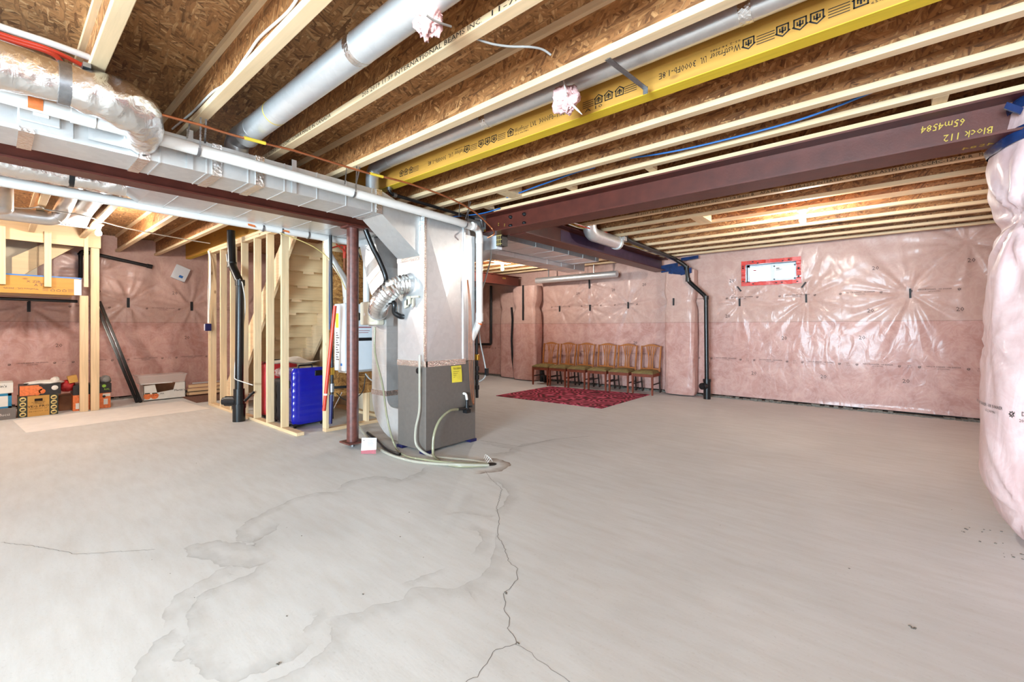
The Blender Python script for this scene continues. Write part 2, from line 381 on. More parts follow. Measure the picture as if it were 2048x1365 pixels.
TXT = {}
for s_ in STR:
    c_ = bpy.data.curves.new('lettering', 'FONT'); c_.body = s_; c_.resolution_u = 1; c_.align_x = 'CENTER'; c_.align_y = 'CENTER'
    o_ = bpy.data.objects.new('lettering', c_); COL.objects.link(o_); TXT[s_] = o_
dg_ = bpy.context.evaluated_depsgraph_get()
for s_ in STR:
    o_ = TXT[s_]; me_ = bpy.data.meshes.new_from_object(o_.evaluated_get(dg_))
    co_ = np.zeros(len(me_.vertices)*3); me_.vertices.foreach_get('co', co_); co_ = co_.reshape(-1, 3)
    TXT[s_] = (co_, [tuple(p.vertices) for p in me_.polygons]); bpy.data.objects.remove(o_); bpy.data.meshes.remove(me_)
def write(mb, s, c, right, up, size, warp=None, sx=1.0, slant=0.):
    co, fs = TXT[s]; c = Vector(c); right = Vector(right).normalized(); up = Vector(up).normalized()
    vs = [c+right*((x*sx+y*slant)*size)+up*(y*size) for x, y, _ in co]
    if warp: vs = [warp(v) for v in vs]
    return mb.add(vs, fs)
def fit(s, pa, pb, y, z, size, flip=False, mat='ink', parent=None, name='mill_stamp'):
    # lettering on the plane Y=y, stretched to span the two sight lines pa..pb at height z
    xa, xb_ = yp(*pa, y).x, yp(*pb, y).x; co = TXT[s][0]; wd = (co[:, 0].max()-co[:, 0].min())*size; k = -1 if flip else 1
    m = MB(); write(m, s, ((xa+xb_)/2, y, z), (k, 0, 0), (0, 0, k), size, None, (xb_-xa)/wd); return m.build(name, mat, parent, kind='stuff' if len(s) > 12 else None)
# ------------------------------------------------------------------ the shell
X0, X1, Y0, Y1 = -10.6, 1.35, -5.5, 8.75
ZJ, ZD = 2.68, 2.98
W1 = (-1.80, -1.02, 2.115, 2.44); W2 = (-9.35, -8.55, 2.06, 2.44)
def wob(u, v, cents, seed=1, amp=.012):
    d = np.zeros_like(u); r0 = np.random.default_rng(seed)
    for _ in range(10):
        a, b, p = r0.uniform(-2.6, 2.6), r0.uniform(-2.6, 2.6), r0.uniform(0, 6.3); d = d+amp*.3*np.sin(a*u+b*v+p)
    for _ in range(8):
        a, b, p = r0.uniform(-9, 9), r0.uniform(-5, 5), r0.uniform(0, 6.3); d = d+amp*.1*np.sin(a*u+b*v+p)
    for (cu, cv, A, s) in cents:
        du, dv = u-cu, v-cv; r = np.sqrt(du*du+dv*dv)+1e-6; th = np.arctan2(dv, du); ph = r0.uniform(0, 6.3)
        k = np.exp(-r/s)*(1-np.exp(-(r/.09)**2))
        m = np.sin(7*th+ph)+.8*np.sin(13*th+2.1*ph+1.5*np.sin(3*r))+.6*np.sin(22*th+ph*.3)
        d = d+A*k*m-.028*np.exp(-(r/.16)**2)
    return d
C_FAR = [(-1.90, 1.766, .012, .36), (-.89, 1.795, .012, .40), (.40, 1.813, .016, .5), (-3.13, 1.80, .012, .3), (-4.07, 1.783, .02, .45), (-5.0, 1.757, .016, .4), (-5.02, 2.306, .014, .45), (-5.83, 1.757, .015, .35), (-7.3, 1.84, .02, .4), (-5.2, 2.5, .01, .3), (-1.92, 2.01, .008, .2), (-.97, 2.01, .008, .2), (-8.3, 1.8, .014, .4), (1.0, 2.5, .014, .5)]
C_LEFT = [(.38, 1.65, .022, .5), (1.61, 1.763, .02, .5), (2.58, 1.735, .018, .45), (1.22, 2.29, .016, .6), (3.6, 1.75, .016, .4), (5.2, 1.75, .016, .4), (6.8, 1.75, .016, .4), (-1, 1.75, .016, .4)]
C_RIGHT = [(y, 1.8, .016, .45) for y in (-2.2, -1, .6, 1.8, 3, 5.2, 6.6, 7.9)]
C_BACK = [(x, 1.8, .016, .45) for x in (-9, -7.5, -6, -4.5, .8)]
def sheet(name, kind, c, a0, a1, cents, seed, holes=(), z0=.045, z1=2.74, step=.027, mat='wrap'):
    nu, nv = int((a1-a0)/step), int((z1-z0)/step)
    us = np.linspace(a0, a1, nu+1); vs = np.linspace(z0, z1, nv+1)
    for (h0, h1, g0, g1) in holes:      # snap grid lines on to the opening's edges
        for arr, vals in ((us, (h0, h1)), (vs, (g0, g1))):
            for q in vals: arr[np.abs(arr-q).argmin()] = q
    U, V_ = np.meshgrid(us, vs); D = wob(U, V_, cents, seed)
    for (h0, h1, g0, g1) in holes:      # flat next to the opening
        dd = np.maximum(np.maximum(h0-U, U-h1), np.maximum(g0-V_, V_-g1)); D = D*np.clip(dd/.12, 0, 1)
    D = D*np.clip((V_-z0)/.05, .15, 1)
    sgn = {'far': -1, 'back': 1, 'left': 1, 'right': -1}[kind]
    P = np.stack([U, c+sgn*D, V_], -1) if kind in ('far', 'back') else np.stack([c+sgn*D, U, V_], -1)
    mb = MB(); fs = []
    for j in range(nv):
        for i in range(nu):
            cu, cv = (us[i]+us[i+1])/2, (vs[j]+vs[j+1])/2
            if any(h0 < cu < h1 and g0 < cv < g1 for (h0, h1, g0, g1) in holes): continue
            k = j*(nu+1)+i; fs.append((k, k+1, k+nu+2, k+nu+1))
    mb.add(P.reshape(-1, 3).tolist(), fs, True)
    o = struct(name, mb, mat)
    bb = MB()                            # the masonry behind, its dark foot showing below the plastic
    s2 = -sgn
    cells = [(a0, a1, 0, 3.0)]
    for (h0, h1, g0, g1) in holes:
        n2 = []
        for (p, q, r, s) in cells:
            if h0 >= p and h1 <= q: n2 += [(p, h0, r, s), (h1, q, r, s), (h0, h1, r, g0), (h0, h1, g1, s)]
            else: n2.append((p, q, r, s))
        cells = n2
    for (p, q, r, s) in cells:
        lo, hi = sorted((c+s2*.10, c+s2*.30))
        if kind in ('far', 'back'): bb.box(p, q, lo, hi, r, s)
        else: bb.box(lo, hi, p, q, r, s)
    bb.build('masonry', 'gap', o)
    return o
PD = (-2.0, 1.2, .02, 2.15); SW = (-1.8, 0., .75, 2.3)
wall_far = sheet('wall_far', 'far', Y1, X0, X1, C_FAR, 3, [W1, W2])
wall_left = sheet('wall_left', 'left', X0, Y0, Y1, C_LEFT, 5, z1=2.97)
wall_right = sheet('wall_right', 'right', X1, Y0, Y1, C_RIGHT, 6, [SW], step=.05)
wall_back = sheet('wall_back', 'back', Y0, X0, X1, C_BACK, 8, [(PD[0], PD[1], .05, 2.15)], step=.06)
fl = MB(); fl.box(X0-.2, X1+.2, Y0-.2, Y1+.2, -.15, 0)
floor = struct('floor', fl, 'concrete')
# rough mortar footing strip along the foot of the far and left walls
mb = MB()
for (ax, a0, a1, c, sg) in (('x', X0, X1, Y1, -1), ('y', Y0, Y1, X0, 1)):
    k = int((a1-a0)/.06); prev = None
    for i in range(k):
        a, b = a0+(a1-a0)*i/k, a0+(a1-a0)*(i+1)/k; wd = .05+.05*random.random(); hh = .012+.03*random.random()
        lo, hi = sorted((c+.03*-sg, c+sg*wd))
        if ax == 'x': mb.box(a, b, lo, hi, 0, hh)
        else: mb.box(lo, hi, a, b, 0, hh)
mb.build('mortar_strip', 'mortar', floor, kind='stuff')
# cracks
def ribbon(mb, pts, wd, z=.0008):
    P = [Vector((p[0], p[1], z)) for p in pts]; vs = []
    for i, p in enumerate(P):
        d = (P[min(i+1, len(P)-1)]-P[max(i-1, 0)]); n = Vector((-d.y, d.x, 0)).normalized(); q = wd[i] if isinstance(wd, list) else wd
        vs += [p-n*q/2, p+n*q/2]
    return mb.add(vs, [(2*i, 2*i+1, 2*i+3, 2*i+2) for i in range(len(P)-1)])
def jag(pts, amp=.012, n=7):
    P = [zp(*p) for p in pts]; out = []
    for a, b in zip(P[:-1], P[1:]):
        m = max(2, int((b-a).length/.02))
        out += [a.lerp(b, k/m)+Vector((random.uniform(-amp, amp), random.uniform(-amp, amp), 0))*.5 for k in range(m)]
    return out+[P[-1]]
for pts, wd in (([(971, 942), (982, 959), (1004, 979), (993, 1016), (999, 1038), (995, 1073), (1010, 1100), (1017, 1122), (1034, 1139), (1034, 1161), (1008, 1188), (1010, 1218), (1021, 1245), (1017, 1258), (1032, 1278), (1032, 1291)], .0024),
                ([(1032, 1291), (993, 1300), (971, 1328), (957, 1355), (927, 1368), (880, 1420)], .002), ([(1032, 1291), (1063, 1306), (1085, 1328), (1138, 1363), (1200, 1420)], .0016),
                ([(960, 882), (990, 886), (1040, 894), (1062, 889), (1109, 879), (1180, 873)], .004), ([(0, 1086), (60, 1092), (130, 1104), (150, 1110), (310, 1100)], .002)):
    ribbon(MB(), jag(pts), wd).build('floor_crack', 'crack', floor) if False else None
    mb = MB(); ribbon(mb, jag(pts), [wd*random.uniform(.4, 1.2) for _ in jag(pts)] if False else wd); mb.build('floor_crack', 'crack', floor)
# damp stains: soft bands that follow the tide marks
def band(path, wl, wr, name='damp_stain', mat='stain', zoom=True, close=False):
    pts = [zp(250+a/2.2756, 880+b/2.2756) if zoom else zp(a, b) for a, b in path]
    P = smoothpath(pts, 7); m = len(P); rows = []; fade = []
    prof = [(-1.0, 0.), (-.92, .95), (-.55, .55), (0., .45), (.5, .3), (1., 0.)]
    for i, p in enumerate(P):
        d = P[min(i+1, m-1)]-P[max(i-1, 0)]; n = Vector((-d.y, d.x, 0)).normalized(); j = 1+.25*math.sin(i*.9)+.15*math.sin(i*2.3)
        e = min(1, i/4, (m-1-i)/4)
        for q, a in prof:
            rows.append(p+n*(q*(wl if q < 0 else wr)*j)+Vector((0, 0, .0005))); fade.append(a*e)
    K = len(prof); mb = MB(); mb.add(rows, [(i*K+j, i*K+j+1, (i+1)*K+j+1, (i+1)*K+j) for i in range(m-1) for j in range(K-1)])
    o = mb.build(name, mat, floor); at = o.data.attributes.new('fade', 'FLOAT', 'POINT'); at.data.foreach_set('value', fade); return o
band([(1400, 120), (1340, 160), (1250, 190), (1160, 176), (1050, 190), (975, 235)], .05, .05)
band([(1010, 245), (900, 246), (800, 266), (700, 310), (600, 360), (545, 400), (535, 440), (570, 458), (640, 425), (690, 380)], .035, .05)
band([(640, 440), (600, 490), (520, 492), (420, 480), (330, 488), (325, 505), (450, 545), (560, 562), (690, 532)], .05, .05)
band([(540, 580), (460, 592), (380, 640), (280, 695), (222, 760), (208, 850)], .03, .10)
band([(650, 560), (570, 625), (400, 690), (330, 760), (318, 880)], .03, .05)
band([(250, 870), (190, 905), (120, 980), (70, 1090), (60, 1180)], .03, .09)
band([(315, 880), (290, 950), (255, 980), (335, 985), (380, 1040), (480, 1082), (600, 1042), (720, 1000), (850, 910)], .03, .05)
band([(1640, 175), (1730, 200), (1765, 260), (1720, 320), (1690, 335)], .04, .07)
band([(1440, 340), (1540, 330), (1640, 345), (1690, 345)], .02, .02)
band([(1560, 395), (1630, 420), (1640, 470), (1590, 530)], .03, .05)
band([(1705, 420), (1690, 520), (1665, 590), (1600, 645), (1480, 690), (1330, 680), (1260, 742), (1150, 760), (1060, 800), (930, 815)], .02, .09)
band([(1475, 590), (1380, 622), (1310, 650), (1250, 668)], .02, .03)
band([(870, 775), (900, 800), (860, 850), (830, 890)], .03, .03)
band([(930, 815), (960, 860), (950, 930), (890, 990), (800, 1055), (690, 1105), (560, 1160)], .02, .06)
band([(1620, 8), (1700, 25), (1780, 40), (1740, 65), (1640, 70)], .06, .07)
band([(1990, 0), (1850, 20), (1780, 42)], .05, .05)
band([(945, 945), (985, 942), (1010, 932), (995, 922), (955, 922)], .05, .05, 'rust_stain', 'rust_stain', False)
band([(1545, 670), (1580, 700), (1605, 740)], .012, .012)
# deck of osb panels
ceiling = bpy.data.objects.new('ceiling', None); COL.objects.link(ceiling); ceiling['kind'] = 'structure'; OFF['ceiling'] = (0, 0, 0)
yy = -5.64; r_ = 0
while yy < Y1+.2:
    xx = X0-.2-(r_ % 2)*1.22
    while xx < X1+.2:
        MB().box(max(xx, X0-.3)+.0015, min(xx+2.44, X1+.3)-.0015, yy+.0015, yy+1.2185, ZD, ZD+.018).build('osb_panel', 'deck', ceiling) if min(xx+2.44, X1+.3)-max(xx, X0-.3) > .02 else None
        xx += 2.44
    yy += 1.22; r_ += 1
# ------------------------------------------------------------------ windows
def window(n, W, sticker=True):
    a, b, c, d = W; yb = Y1+.16
    o = bpy.data.objects.new('window_%d' % n, None); COL.objects.link(o); o['kind'] = 'structure'; OFF[o.name] = (0, 0, 0)
    f = MB(); e = .035
    f.box(a-.02, b+.02, yb, yb+.06, c-.02, c+e); f.box(a-.02, b+.02, yb, yb+.06, d-e, d+.02); f.box(a-.02, a+e, yb, yb+.06, c, d); f.box(b-e, b+.02, yb, yb+.06, c, d)
    f.build('window_frame', 'vinyl', o)
    rv = MB(); rv.box(a-.012, a, Y1-.01, yb, c-.012, d+.012); rv.box(b, b+.012, Y1-.01, yb, c-.012, d+.012); rv.box(a, b, Y1-.01, yb, c-.012, c); rv.box(a, b, Y1-.01, yb, d, d+.012)
    rv.build('window_reveal', 'vinyl', o)
    m = (a+b)/2; s = MB(); s.box(m-.025, m+.025, yb-.012, yb+.05, c+e, d-e); s.build('meeting_stile', 'vinyl', o)
    s = MB(); q = .022; x0, x1, z0, z1 = m+.025, b-e, c+e, d-e
    s.box(x0, x1, yb-.01, yb+.03, z0, z0+q); s.box(x0, x1, yb-.01, yb+.03, z1-q, z1); s.box(x0, x0+q, yb-.01, yb+.03, z0, z1); s.box(x1-q, x1, yb-.01, yb+.03, z0, z1); s.build('sash', 'vinyl', o)
    for p, q_ in ((a+e, m-.025), (m+.03, b-e-.02)): MB().box(p, q_, yb+.02, yb+.024, c+e, d-e).build('window_pane', 'glass', o)
    if sticker:
        st = MB(); st.box(m+.055, m+.165, yb+.016, yb+.019, d-.135, d-.07); s1 = st.build('window_sticker', 'paper', o)
        st = MB(); st.box(m+.06, m+.11, yb+.0145, yb+.0155, d-.092, d-.076)
        for k in range(3): st.box(m+.06, m+.15-.02*k, yb+.0145, yb+.0155, d-.103-.009*k, d-.1-.009*k)
        st.build('sticker_print', 'ink_soft', s1)
        MB().box(a+.09, a+.14, yb+.016, yb+.019, d-.105, d-.085).build('window_sticker', 'red_print', o)
    return o
win1 = window(1, W1); win2 = window(2, W2, False)
# red sheathing tape round window 1
mb = MB(); a, b, c, d = W1; y_ = Y1-.03
def strip(mb, x0, x1, z0, z1, horiz):
    n = 14
    for i in range(n):
        t0, t1 = i/n, (i+1)/n; j = lambda: random.uniform(-.004, .004)
        if horiz: q = [(x0+(x1-x0)*t0, z0+j()), (x0+(x1-x0)*t1, z0+j()), (x0+(x1-x0)*t1, z1+j()), (x0+(x1-x0)*t0, z1+j())]
        else: q = [(x0+j(), z0+(z1-z0)*t0), (x1+j(), z0+(z1-z0)*t0), (x1+j(), z0+(z1-z0)*t1), (x0+j(), z0+(z1-z0)*t1)]
        mb.prism([(p[0], y_+random.uniform(-.003, .003), p[1]) for p in q], (0, .012, 0))
strip(mb, a-.065, b+.065, d-.004, d+.062, True); strip(mb, a-.065, b+.07, c-.062, c+.004, True); strip(mb, a-.065, a+.004, c, d, False); strip(mb, b-.004, b+.062, c, d, False)
tp = mb.build('window_tape', 'red_tape', win1)
mb = MB()
for k in range(16):
    s = k % 4; t = random.random()
    x, z = [(a-.03+(b-a+.06)*t, d+.02+random.uniform(-.02, .03)), (a-.03+(b-a+.06)*t, c-.03), (a-.035, c+(d-c)*t), (b+.03, c+(d-c)*t)][s]
    mb.box(x-.014, x+.014, y_-.006, y_-.004, z-.009, z+.009)
mb.build('tape_print', 'black_tape', tp)
# unseen glazed door and side window, added to carry the daylight fill
def opening(name, kind, c, a0, a1, z0, z1):
    o = bpy.data.objects.new(name, None); COL.objects.link(o); o['kind'] = 'structure'; OFF[o.name] = (0, 0, 0)
    m = (a0+a1)/2; f = MB()
    def bx(p, q, r, s, d0=-.05, d1=.03):
        if kind == 'back': f.box(p, q, c-.08+d0, c-.08+d1, r, s)
        else: f.box(c+.08+d0, c+.08+d1, p, q, r, s)
    bx(a0-.03, a1+.03, z0-.02, z0+.05); bx(a0-.03, a1+.03, z1-.05, z1+.03); bx(a0-.03, a0+.05, z0, z1); bx(a1-.05, a1+.03, z0, z1); bx(m-.04, m+.04, z0, z1)
    f.build('door_frame' if kind == 'back' else 'window_frame', 'vinyl', o); f = MB(); bx(a0, a1, z0, z1, -.012, -.008); f.build('pane', 'glass', o); return o
opening('added_door_1', 'back', Y0, PD[0], PD[1], .05, PD[3]); opening('window_3', 'right', X1, *SW)
# ------------------------------------------------------------------ print and staples on the plastic
def warp_far(v):
    u = np.array([v.x]); z = np.array([v.z]); D = float(wob(u, z, C_FAR, 3)[0]); return Vector((v.x, Y1-D-.012, v.z))
def warp_left(v):
    u = np.array([v.y]); z = np.array([v.z]); D = float(wob(u, z, C_LEFT, 5)[0]); return Vector((X0+D+.012, v.y, v.z))
def maple(mb, c, rt, up, s, warp):
    c, rt, up = Vector(c), Vector(rt), Vector(up); P = []
    for k in range(14):
        a = 2*pi*k/14; r = s*(1.0 if k % 2 else .55); P.append((r*math.cos(a), r*math.sin(a)))
    Q = [(x*.6, y*.6) for x, y in P]; n = len(P)
    vs = [c+rt*x+up*y for x, y in P+Q]
    mb.add([warp(v) if warp else v for v in vs], [(i, (i+1) % n, n+(i+1) % n, n+i) for i in range(n)])
    tk = [(-.5, 0), (-.1, -.5), (.9, .7), (.8, .8), (-.1, -.2), (-.4, .1)]
    mb.add([warp(c+rt*x*s+up*y*s) if warp else c+rt*x*s+up*y*s for x, y in tk], [(0, 1, 4, 5), (1, 2, 3, 4)])
def printline(mb, z, a0, a1, rt, warp, base, gap=0.0, sz=.026, slope=0.):
    u = a0; k = 0
    while u < a1:
        p = base(u, z+slope*(u-a0)); write(mb, 'VAPOUR BARRIER - AIR BARRIER', p+Vector((0, 0, .014)), rt, (0, 0, 1), sz, warp, .95)
        write(mb, '65-2.34-M86', p+Vector((0, 0, -.016)), rt, (0, 0, 1), sz*.8, warp, 1.2)
        maple(mb, base(u-.25, z), rt, (0, 0, 1), .022, warp); maple(mb, base(u+.25, z), rt, (0, 0, 1), .022, warp)
        if not gap:
            write(mb, 'DT', base(u+.36, z+.012), rt, (0, 0, 1), .028, warp); write(mb, '200118', base(u+.36, z-.016), rt, (0, 0, 1), .018, warp)
        u += .72+gap; k += 1
bf = lambda u, z: Vector((u, Y1, z)); bl = lambda u, z: Vector((X0, u, z))
mb = MB(); printline(mb, .72, -2.85, 1.0, (1, 0, 0), warp_far, bf); printline(mb, .74, -6.0, -3.3, (1, 0, 0), warp_far, bf); printline(mb, .75, -9.8, -7.2, (1, 0, 0), warp_far, bf)
printline(mb, 1.845, -2.7, 1.0, (1, 0, 0), warp_far, bf, .12); printline(mb, 1.80, -5.8, -3.4, (1, 0, 0), warp_far, bf, .12)
for (x, z) in ((-1.665, .485), (-.65, .496), (.354, .501), (.004, 2.219), (1.03, 2.241), (-.055, 1.564), (.918, 1.561), (-2.026, 2.167), (-2.094, 1.513), (-.158, 1.143), (-2.445, .614), (-1.2, 1.12), (-3.9, .98), (-4.4, 2.13), (-3.7, 2.2), (-5.3, 2.1), (-4.3, .5)):
    write(mb, '20', bf(x, z), (1, 0, 0), (0, 0, 1), .085, warp_far)
mb.build('printed_lettering', 'ink_soft', wall_far)
mb = MB(); printline(mb, .71, -.3, 3.2, (0, 1, 0), warp_left, bl); printline(mb, 1.665, 1.1, 3.2, (0, 1, 0), warp_left, bl, .3)
for (y, z) in ((.55, .35), (2.05, .32), (1.2, 1.95), (2.3, 1.98), (2.5, 1.1), (.72, 1.0)): write(mb, '20', bl(y, z), (0, 1, 0), (0, 0, 1), .085, warp_left)
mb.build('printed_lettering', 'ink_soft', wall_left)
for (cu, cv, *_r) in C_FAR[:9]:
    p = warp_far(Vector((cu, 0, cv))); q = .07 if cv < 2.2 else .11
    MB().hexa([(p.x-.012, p.y-.02, cv-q), (p.x+.012, p.y-.02, cv-q), (p.x+.016, p.y+.02, cv-q), (p.x-.008, p.y+.02, cv-q), (p.x-.014, p.y-.02, cv+q), (p.x+.012, p.y-.02, cv+q), (p.x+.012, p.y+.02, cv+q), (p.x-.012, p.y+.02, cv+q)]).build('tape_tab', 'black_tape', wall_far)
for (x, z, s) in ((-1.9, 2.01, 1), (-.92, 2.02, -1)):
    MB().obox((x, Y1-.025, z), (.03, 0, -.045*s), (0, .012, 0), (.009*s, 0, .006)).build('tape_tab', 'black_tape', wall_far)
for (cu, cv, *_r) in C_LEFT[:3]:
    p = warp_left(Vector((0, cu, cv))); MB().box(p.x-.01, p.x+.012, cu-.02, cu+.02, cv-.09, cv+.09).build('tape_tab', 'black_tape', wall_left)
# ------------------------------------------------------------------ floor joists, yellow beam, steel
XJ0, XJ1 = X0+.03, X1-.03
def joist(ye, x0, x1, label, group='wood I-joists of the floor above'):
    o = thing('floor_joist', label, 'joist', ((x0+x1)/2, ye-.032, ZJ), group)
    b = MB(); b.box(x0, x1, ye-.064, ye, ZJ, ZJ+.038); b.build('bottom_flange', 'flange', o, bevel=.003)
    b = MB(); b.box(x0, x1, ye-.064, ye, ZD-.038, ZD); b.build('top_flange', 'flange', o)
    b = MB(); b.box(x0, x1, ye-.037, ye-.027, ZJ+.034, ZD-.034); b.build('web', 'web', o)
    return o
JX = -9.36
j39 = joist(.39, JX, XJ1, 'wood I-joist nearest the left edge, strapped above the foil-wrapped duct')
j92 = joist(.92, JX, XJ1, 'wood I-joist with a white cable running along the left side of its web')
j149 = joist(1.49, XJ0, XJ1, 'wood I-joist stamped with black lettering right of the big round duct')
j204 = joist(2.04, XJ0, XJ1, 'wood I-joist along the left side of the small round duct, metal strap end under it')
j29 = joist(2.935, -4.5, XJ1, 'first wood I-joist right of the yellow laminated beam')
j33 = joist(3.32, -4.5, XJ1, 'second wood I-joist right of the yellow beam, blue cable emerging below it')
j36 = joist(3.63, -4.5, XJ1, 'third wood I-joist right of the yellow beam, right beside the steel beam')
for y in (4.22, 4.70): joist(y, XJ0, XJ1, 'wood I-joist tucked %s the big dark red steel beam' % ('just behind' if y < 4.5 else 'one bay behind'))
j52 = joist(5.18, XJ0, XJ1, 'wood I-joist with a long black mill stamp just beyond the steel beam')
for y, n in ((5.65, 'second wood I-joist beyond the steel beam, plain face behind the stamped one'), (6.107, 'third wood I-joist beyond the steel beam, the right bulb hangs under it'), (6.577, 'fourth wood I-joist beyond the steel beam, just behind the right bulb'),
             (7.093, 'fifth wood I-joist beyond the steel beam'), (7.60, 'sixth wood I-joist beyond the steel beam'), (8.077, 'seventh wood I-joist beyond the steel beam, second from the window wall'), (8.497, 'last wood I-joist right against the top of the window wall')):
    joist(y, XJ0, XJ1, n)
def mark(o, y, lines, name='mill_stamp', mat='ink'):
    mb = MB()
    for (s, x, z, sz, sx, fl) in lines:
        k = -1 if fl else 1; write(mb, s, (x, y, z), (k, 0, 0), (0, 0, k), sz, None, sx)
    return mb.build(name, mat, o)
ys = 1.49-.0652; zs_ = ZJ+.019
fit(STR[0], (512, 302), (661, 219), ys, zs_, .036, parent=j149); fit(STR[1], (724, 174), (964, 32), ys, zs_, .036, parent=j149); fit('11-7/8', (981, 18), (1050, -20), ys, zs_, .036, parent=j149)
ys = 5.18-.0652
fit(STR[2], (1271, 428), (1508, 388), ys, zs_, .036, parent=j52); fit(STR[3], (1520, 386), (1946, 312), ys, zs_, .036, parent=j52); fit('MADE IN CANADA', (1958, 308), (2060, 290), ys, zs_, .036, parent=j52)
# laminated yellow beam
yb0, yb1 = 2.475, 2.561
lv = thing('laminated_beam', 'long yellow laminated veneer beam stamped with house logos and mill lettering', 'beam', (-4.6, 2.52, ZJ))
for (a, b) in ((yb0, 2.517), (2.519, yb1)): MB().box(XJ0, XJ1, a, b, ZJ, ZD).build('ply', 'lvl', lv)
MB().box(XJ0, XJ1, yb0-.0006, yb1+.0006, ZJ-.0012, ZJ+.003).build('painted_edge', 'yellow_edge', lv)
def house(mb, c, s, fl, y):
    k = -1 if fl else 1
    P = lambda x, z: (c[0]+k*x*s, y, c[1]+k*z*s)
    for q in ([(-.5, -.5), (.5, -.5), (.5, -.38), (-.5, -.38)], [(-.5, -.5), (-.38, -.5), (-.38, .25), (-.5, .25)], [(.38, -.5), (.5, -.5), (.5, .25), (.38, .25)], [(-.62, .2), (0, .62), (0, .48), (-.52, .1)], [(.62, .2), (0, .62), (0, .48), (.52, .1)],
              [(-.08, -.3), (.08, -.3), (.08, .3), (-.08, .3)], [(-.26, .05), (.26, .05), (.26, .16), (-.26, .16)], [(-.26, -.2), (-.15, -.2), (-.15, .1), (-.26, .1)], [(.15, -.2), (.26, -.2), (.26, .1), (.15, .1)]):
        mb.add([P(*p) for p in q], [(0, 1, 2, 3)])
def bars(mb, c, s, y, n=4):
    for k in range(n): mb.add([(c[0]-s, y, c[1]+.012-k*.013), (c[0]+s, y, c[1]+.012-k*.013), (c[0]+s, y, c[1]+.016-k*.013), (c[0]-s, y, c[1]+.016-k*.013)], [(0, 1, 2, 3)])
yl0 = yb0-.0012; zl = ZJ+.075
def logo(px, py, fl, sz=.055, nm='house_logo'):
    m = MB(); p = yp(px, py, yl0); house(m, (p.x, zl), sz, fl, yl0); m.build(nm, 'ink', lv)
def lines(px, py):
    m = MB(); p = yp(px, py, yl0); bars(m, (p.x, zl), .04, yl0); m.build('print_bars', 'ink', lv)
for (h, w0, w1, l0, l1, t0, t1, fl) in ((1021, 1029, 1057, 1061, 1073, 1078, 1130, False), (934, 930, 909, 906, 897, 892, 856, True), (1497, 1481, 1420, 1413, 1401, 1392, 1318, True), (1722, 1742, 1830, 1842, 1872, 1890, 2000, False)):
    yy_ = lambda p: 250-.344*(p-1100)
    logo(h, yy_(h), fl)
    for (s_, a_, b_) in (('WestFraser', w0, w1), ('LVL', l0, l1), ('3000Fb-1.8E', t0, t1)):
        a_, b_ = min(a_, b_), max(a_, b_); fit(s_, (a_, yy_(a_)), (b_, yy_(b_)), yl0, zl, .05, fl, 'ink', lv)
    a_, b_ = min(w0, w1), max(w0, w1); fit('65-2.34-M86', (a_, yy_(a_)), (b_, yy_(b_)), yl0, zl+(-.03 if not fl else .03), .016, fl, 'ink', lv)
for (p, fl) in ((803, False), (812, False), (822, False), (962, True), (975, True), (988, True), (1197, False), (1217, False), (1239, False), (1565, True), (1600, True), (1634, True)): logo(p, yy_(p), fl)
for p in (832, 947, 1003, 1176, 1261, 1531, 1678): lines(p, yy_(p))
fit('A 10', (1170, yy_(1170)), (1205, yy_(1205)), yl0, zl-.045, .03, False, 'ink', lv)
# steel beams
def wide_flange(name, label, mat, axis, c, lo, hi, zb, zt, wf, tf=.014, tw=.010):
    o = thing(name, label, 'beam', ((c if axis == 'y' else (lo+hi)/2), (c if axis == 'x' else (lo+hi)/2), zb))
    def bx(a0, a1, z0, z1, n):
        m = MB()
        if axis == 'x': m.box(lo, hi, a0, a1, z0, z1)
        else: m.box(a0, a1, lo, hi, z0, z1)
        return m.build(n, mat, o)
    bx(c-wf/2, c+wf/2, zb, zb+tf, 'bottom_flange'); bx(c-wf/2, c+wf/2, zt-tf, zt, 'top_flange'); bx(c-tw/2, c+tw/2, zb+tf, zt-tf, 'web')
    return o
b1 = wide_flange('steel_beam', 'dark red steel beam crossing the ceiling on the right, yellow handwriting on its web', 'steel', 'x', 3.84, -3.62, .95, 2.415, 2.638, .265)
mb = MB(); mb.box(-3.4, .80, 3.735, 3.775+.15, 2.64, ZJ-.001); nl = mb.build('nailer_plate', 'pine_x', b1, bevel=.002)
mb = MB()
for x in (-3.02, -3.22):
    for z in (2.475, 2.575): mb.lathe((x, 3.835, z), [(0, -.03), (.016, -.03), (.018, -.014), (.022, -.012), (.022, -.002), (.022, 0)], 6, 'y')
mb.build('bolt', 'iron', b1)
mb = MB(); yw = 3.8338
def hand(s, px, py, sz, sl=.12): p = yp(px, py, yw); write(mb, s, p, (-1, 0, .02), (.0, 0, -1), sz, None, .86, sl)
hand('65m4584', 1885, 251, .062); hand('Block 112', 1935, 268, .062); hand('2', 997, 449, .05); hand('1', 1009, 450, .05)
mb.build('handwriting', 'yellow_chalk', b1)
mb = MB(); p = zp(1955, 293, 2.4142); write(mb, '4584', p, (-1, 0, 0), (0, -1, 0), .07); mb.build('handwriting', 'yellow_chalk', b1)
b0 = wide_flange('steel_beam', 'dark red steel beam at left running along the sheet metal trunk to the post', 'steel', 'y', -4.37, -2.9, 2.86, 2.40, ZJ-.002, .165)
b2 = wide_flange('steel_beam', 'violet and red steel beam running away to the window wall under the joists', 'steel', 'y', -3.25, 3.99, 8.52, 2.41, ZJ-.03, .25)
mb = MB(); mb.box(-3.2445, -3.242, 4.9, 8.5, 2.45, ZJ-.06); mb.build('primer_patch', 'steel_violet', b2)
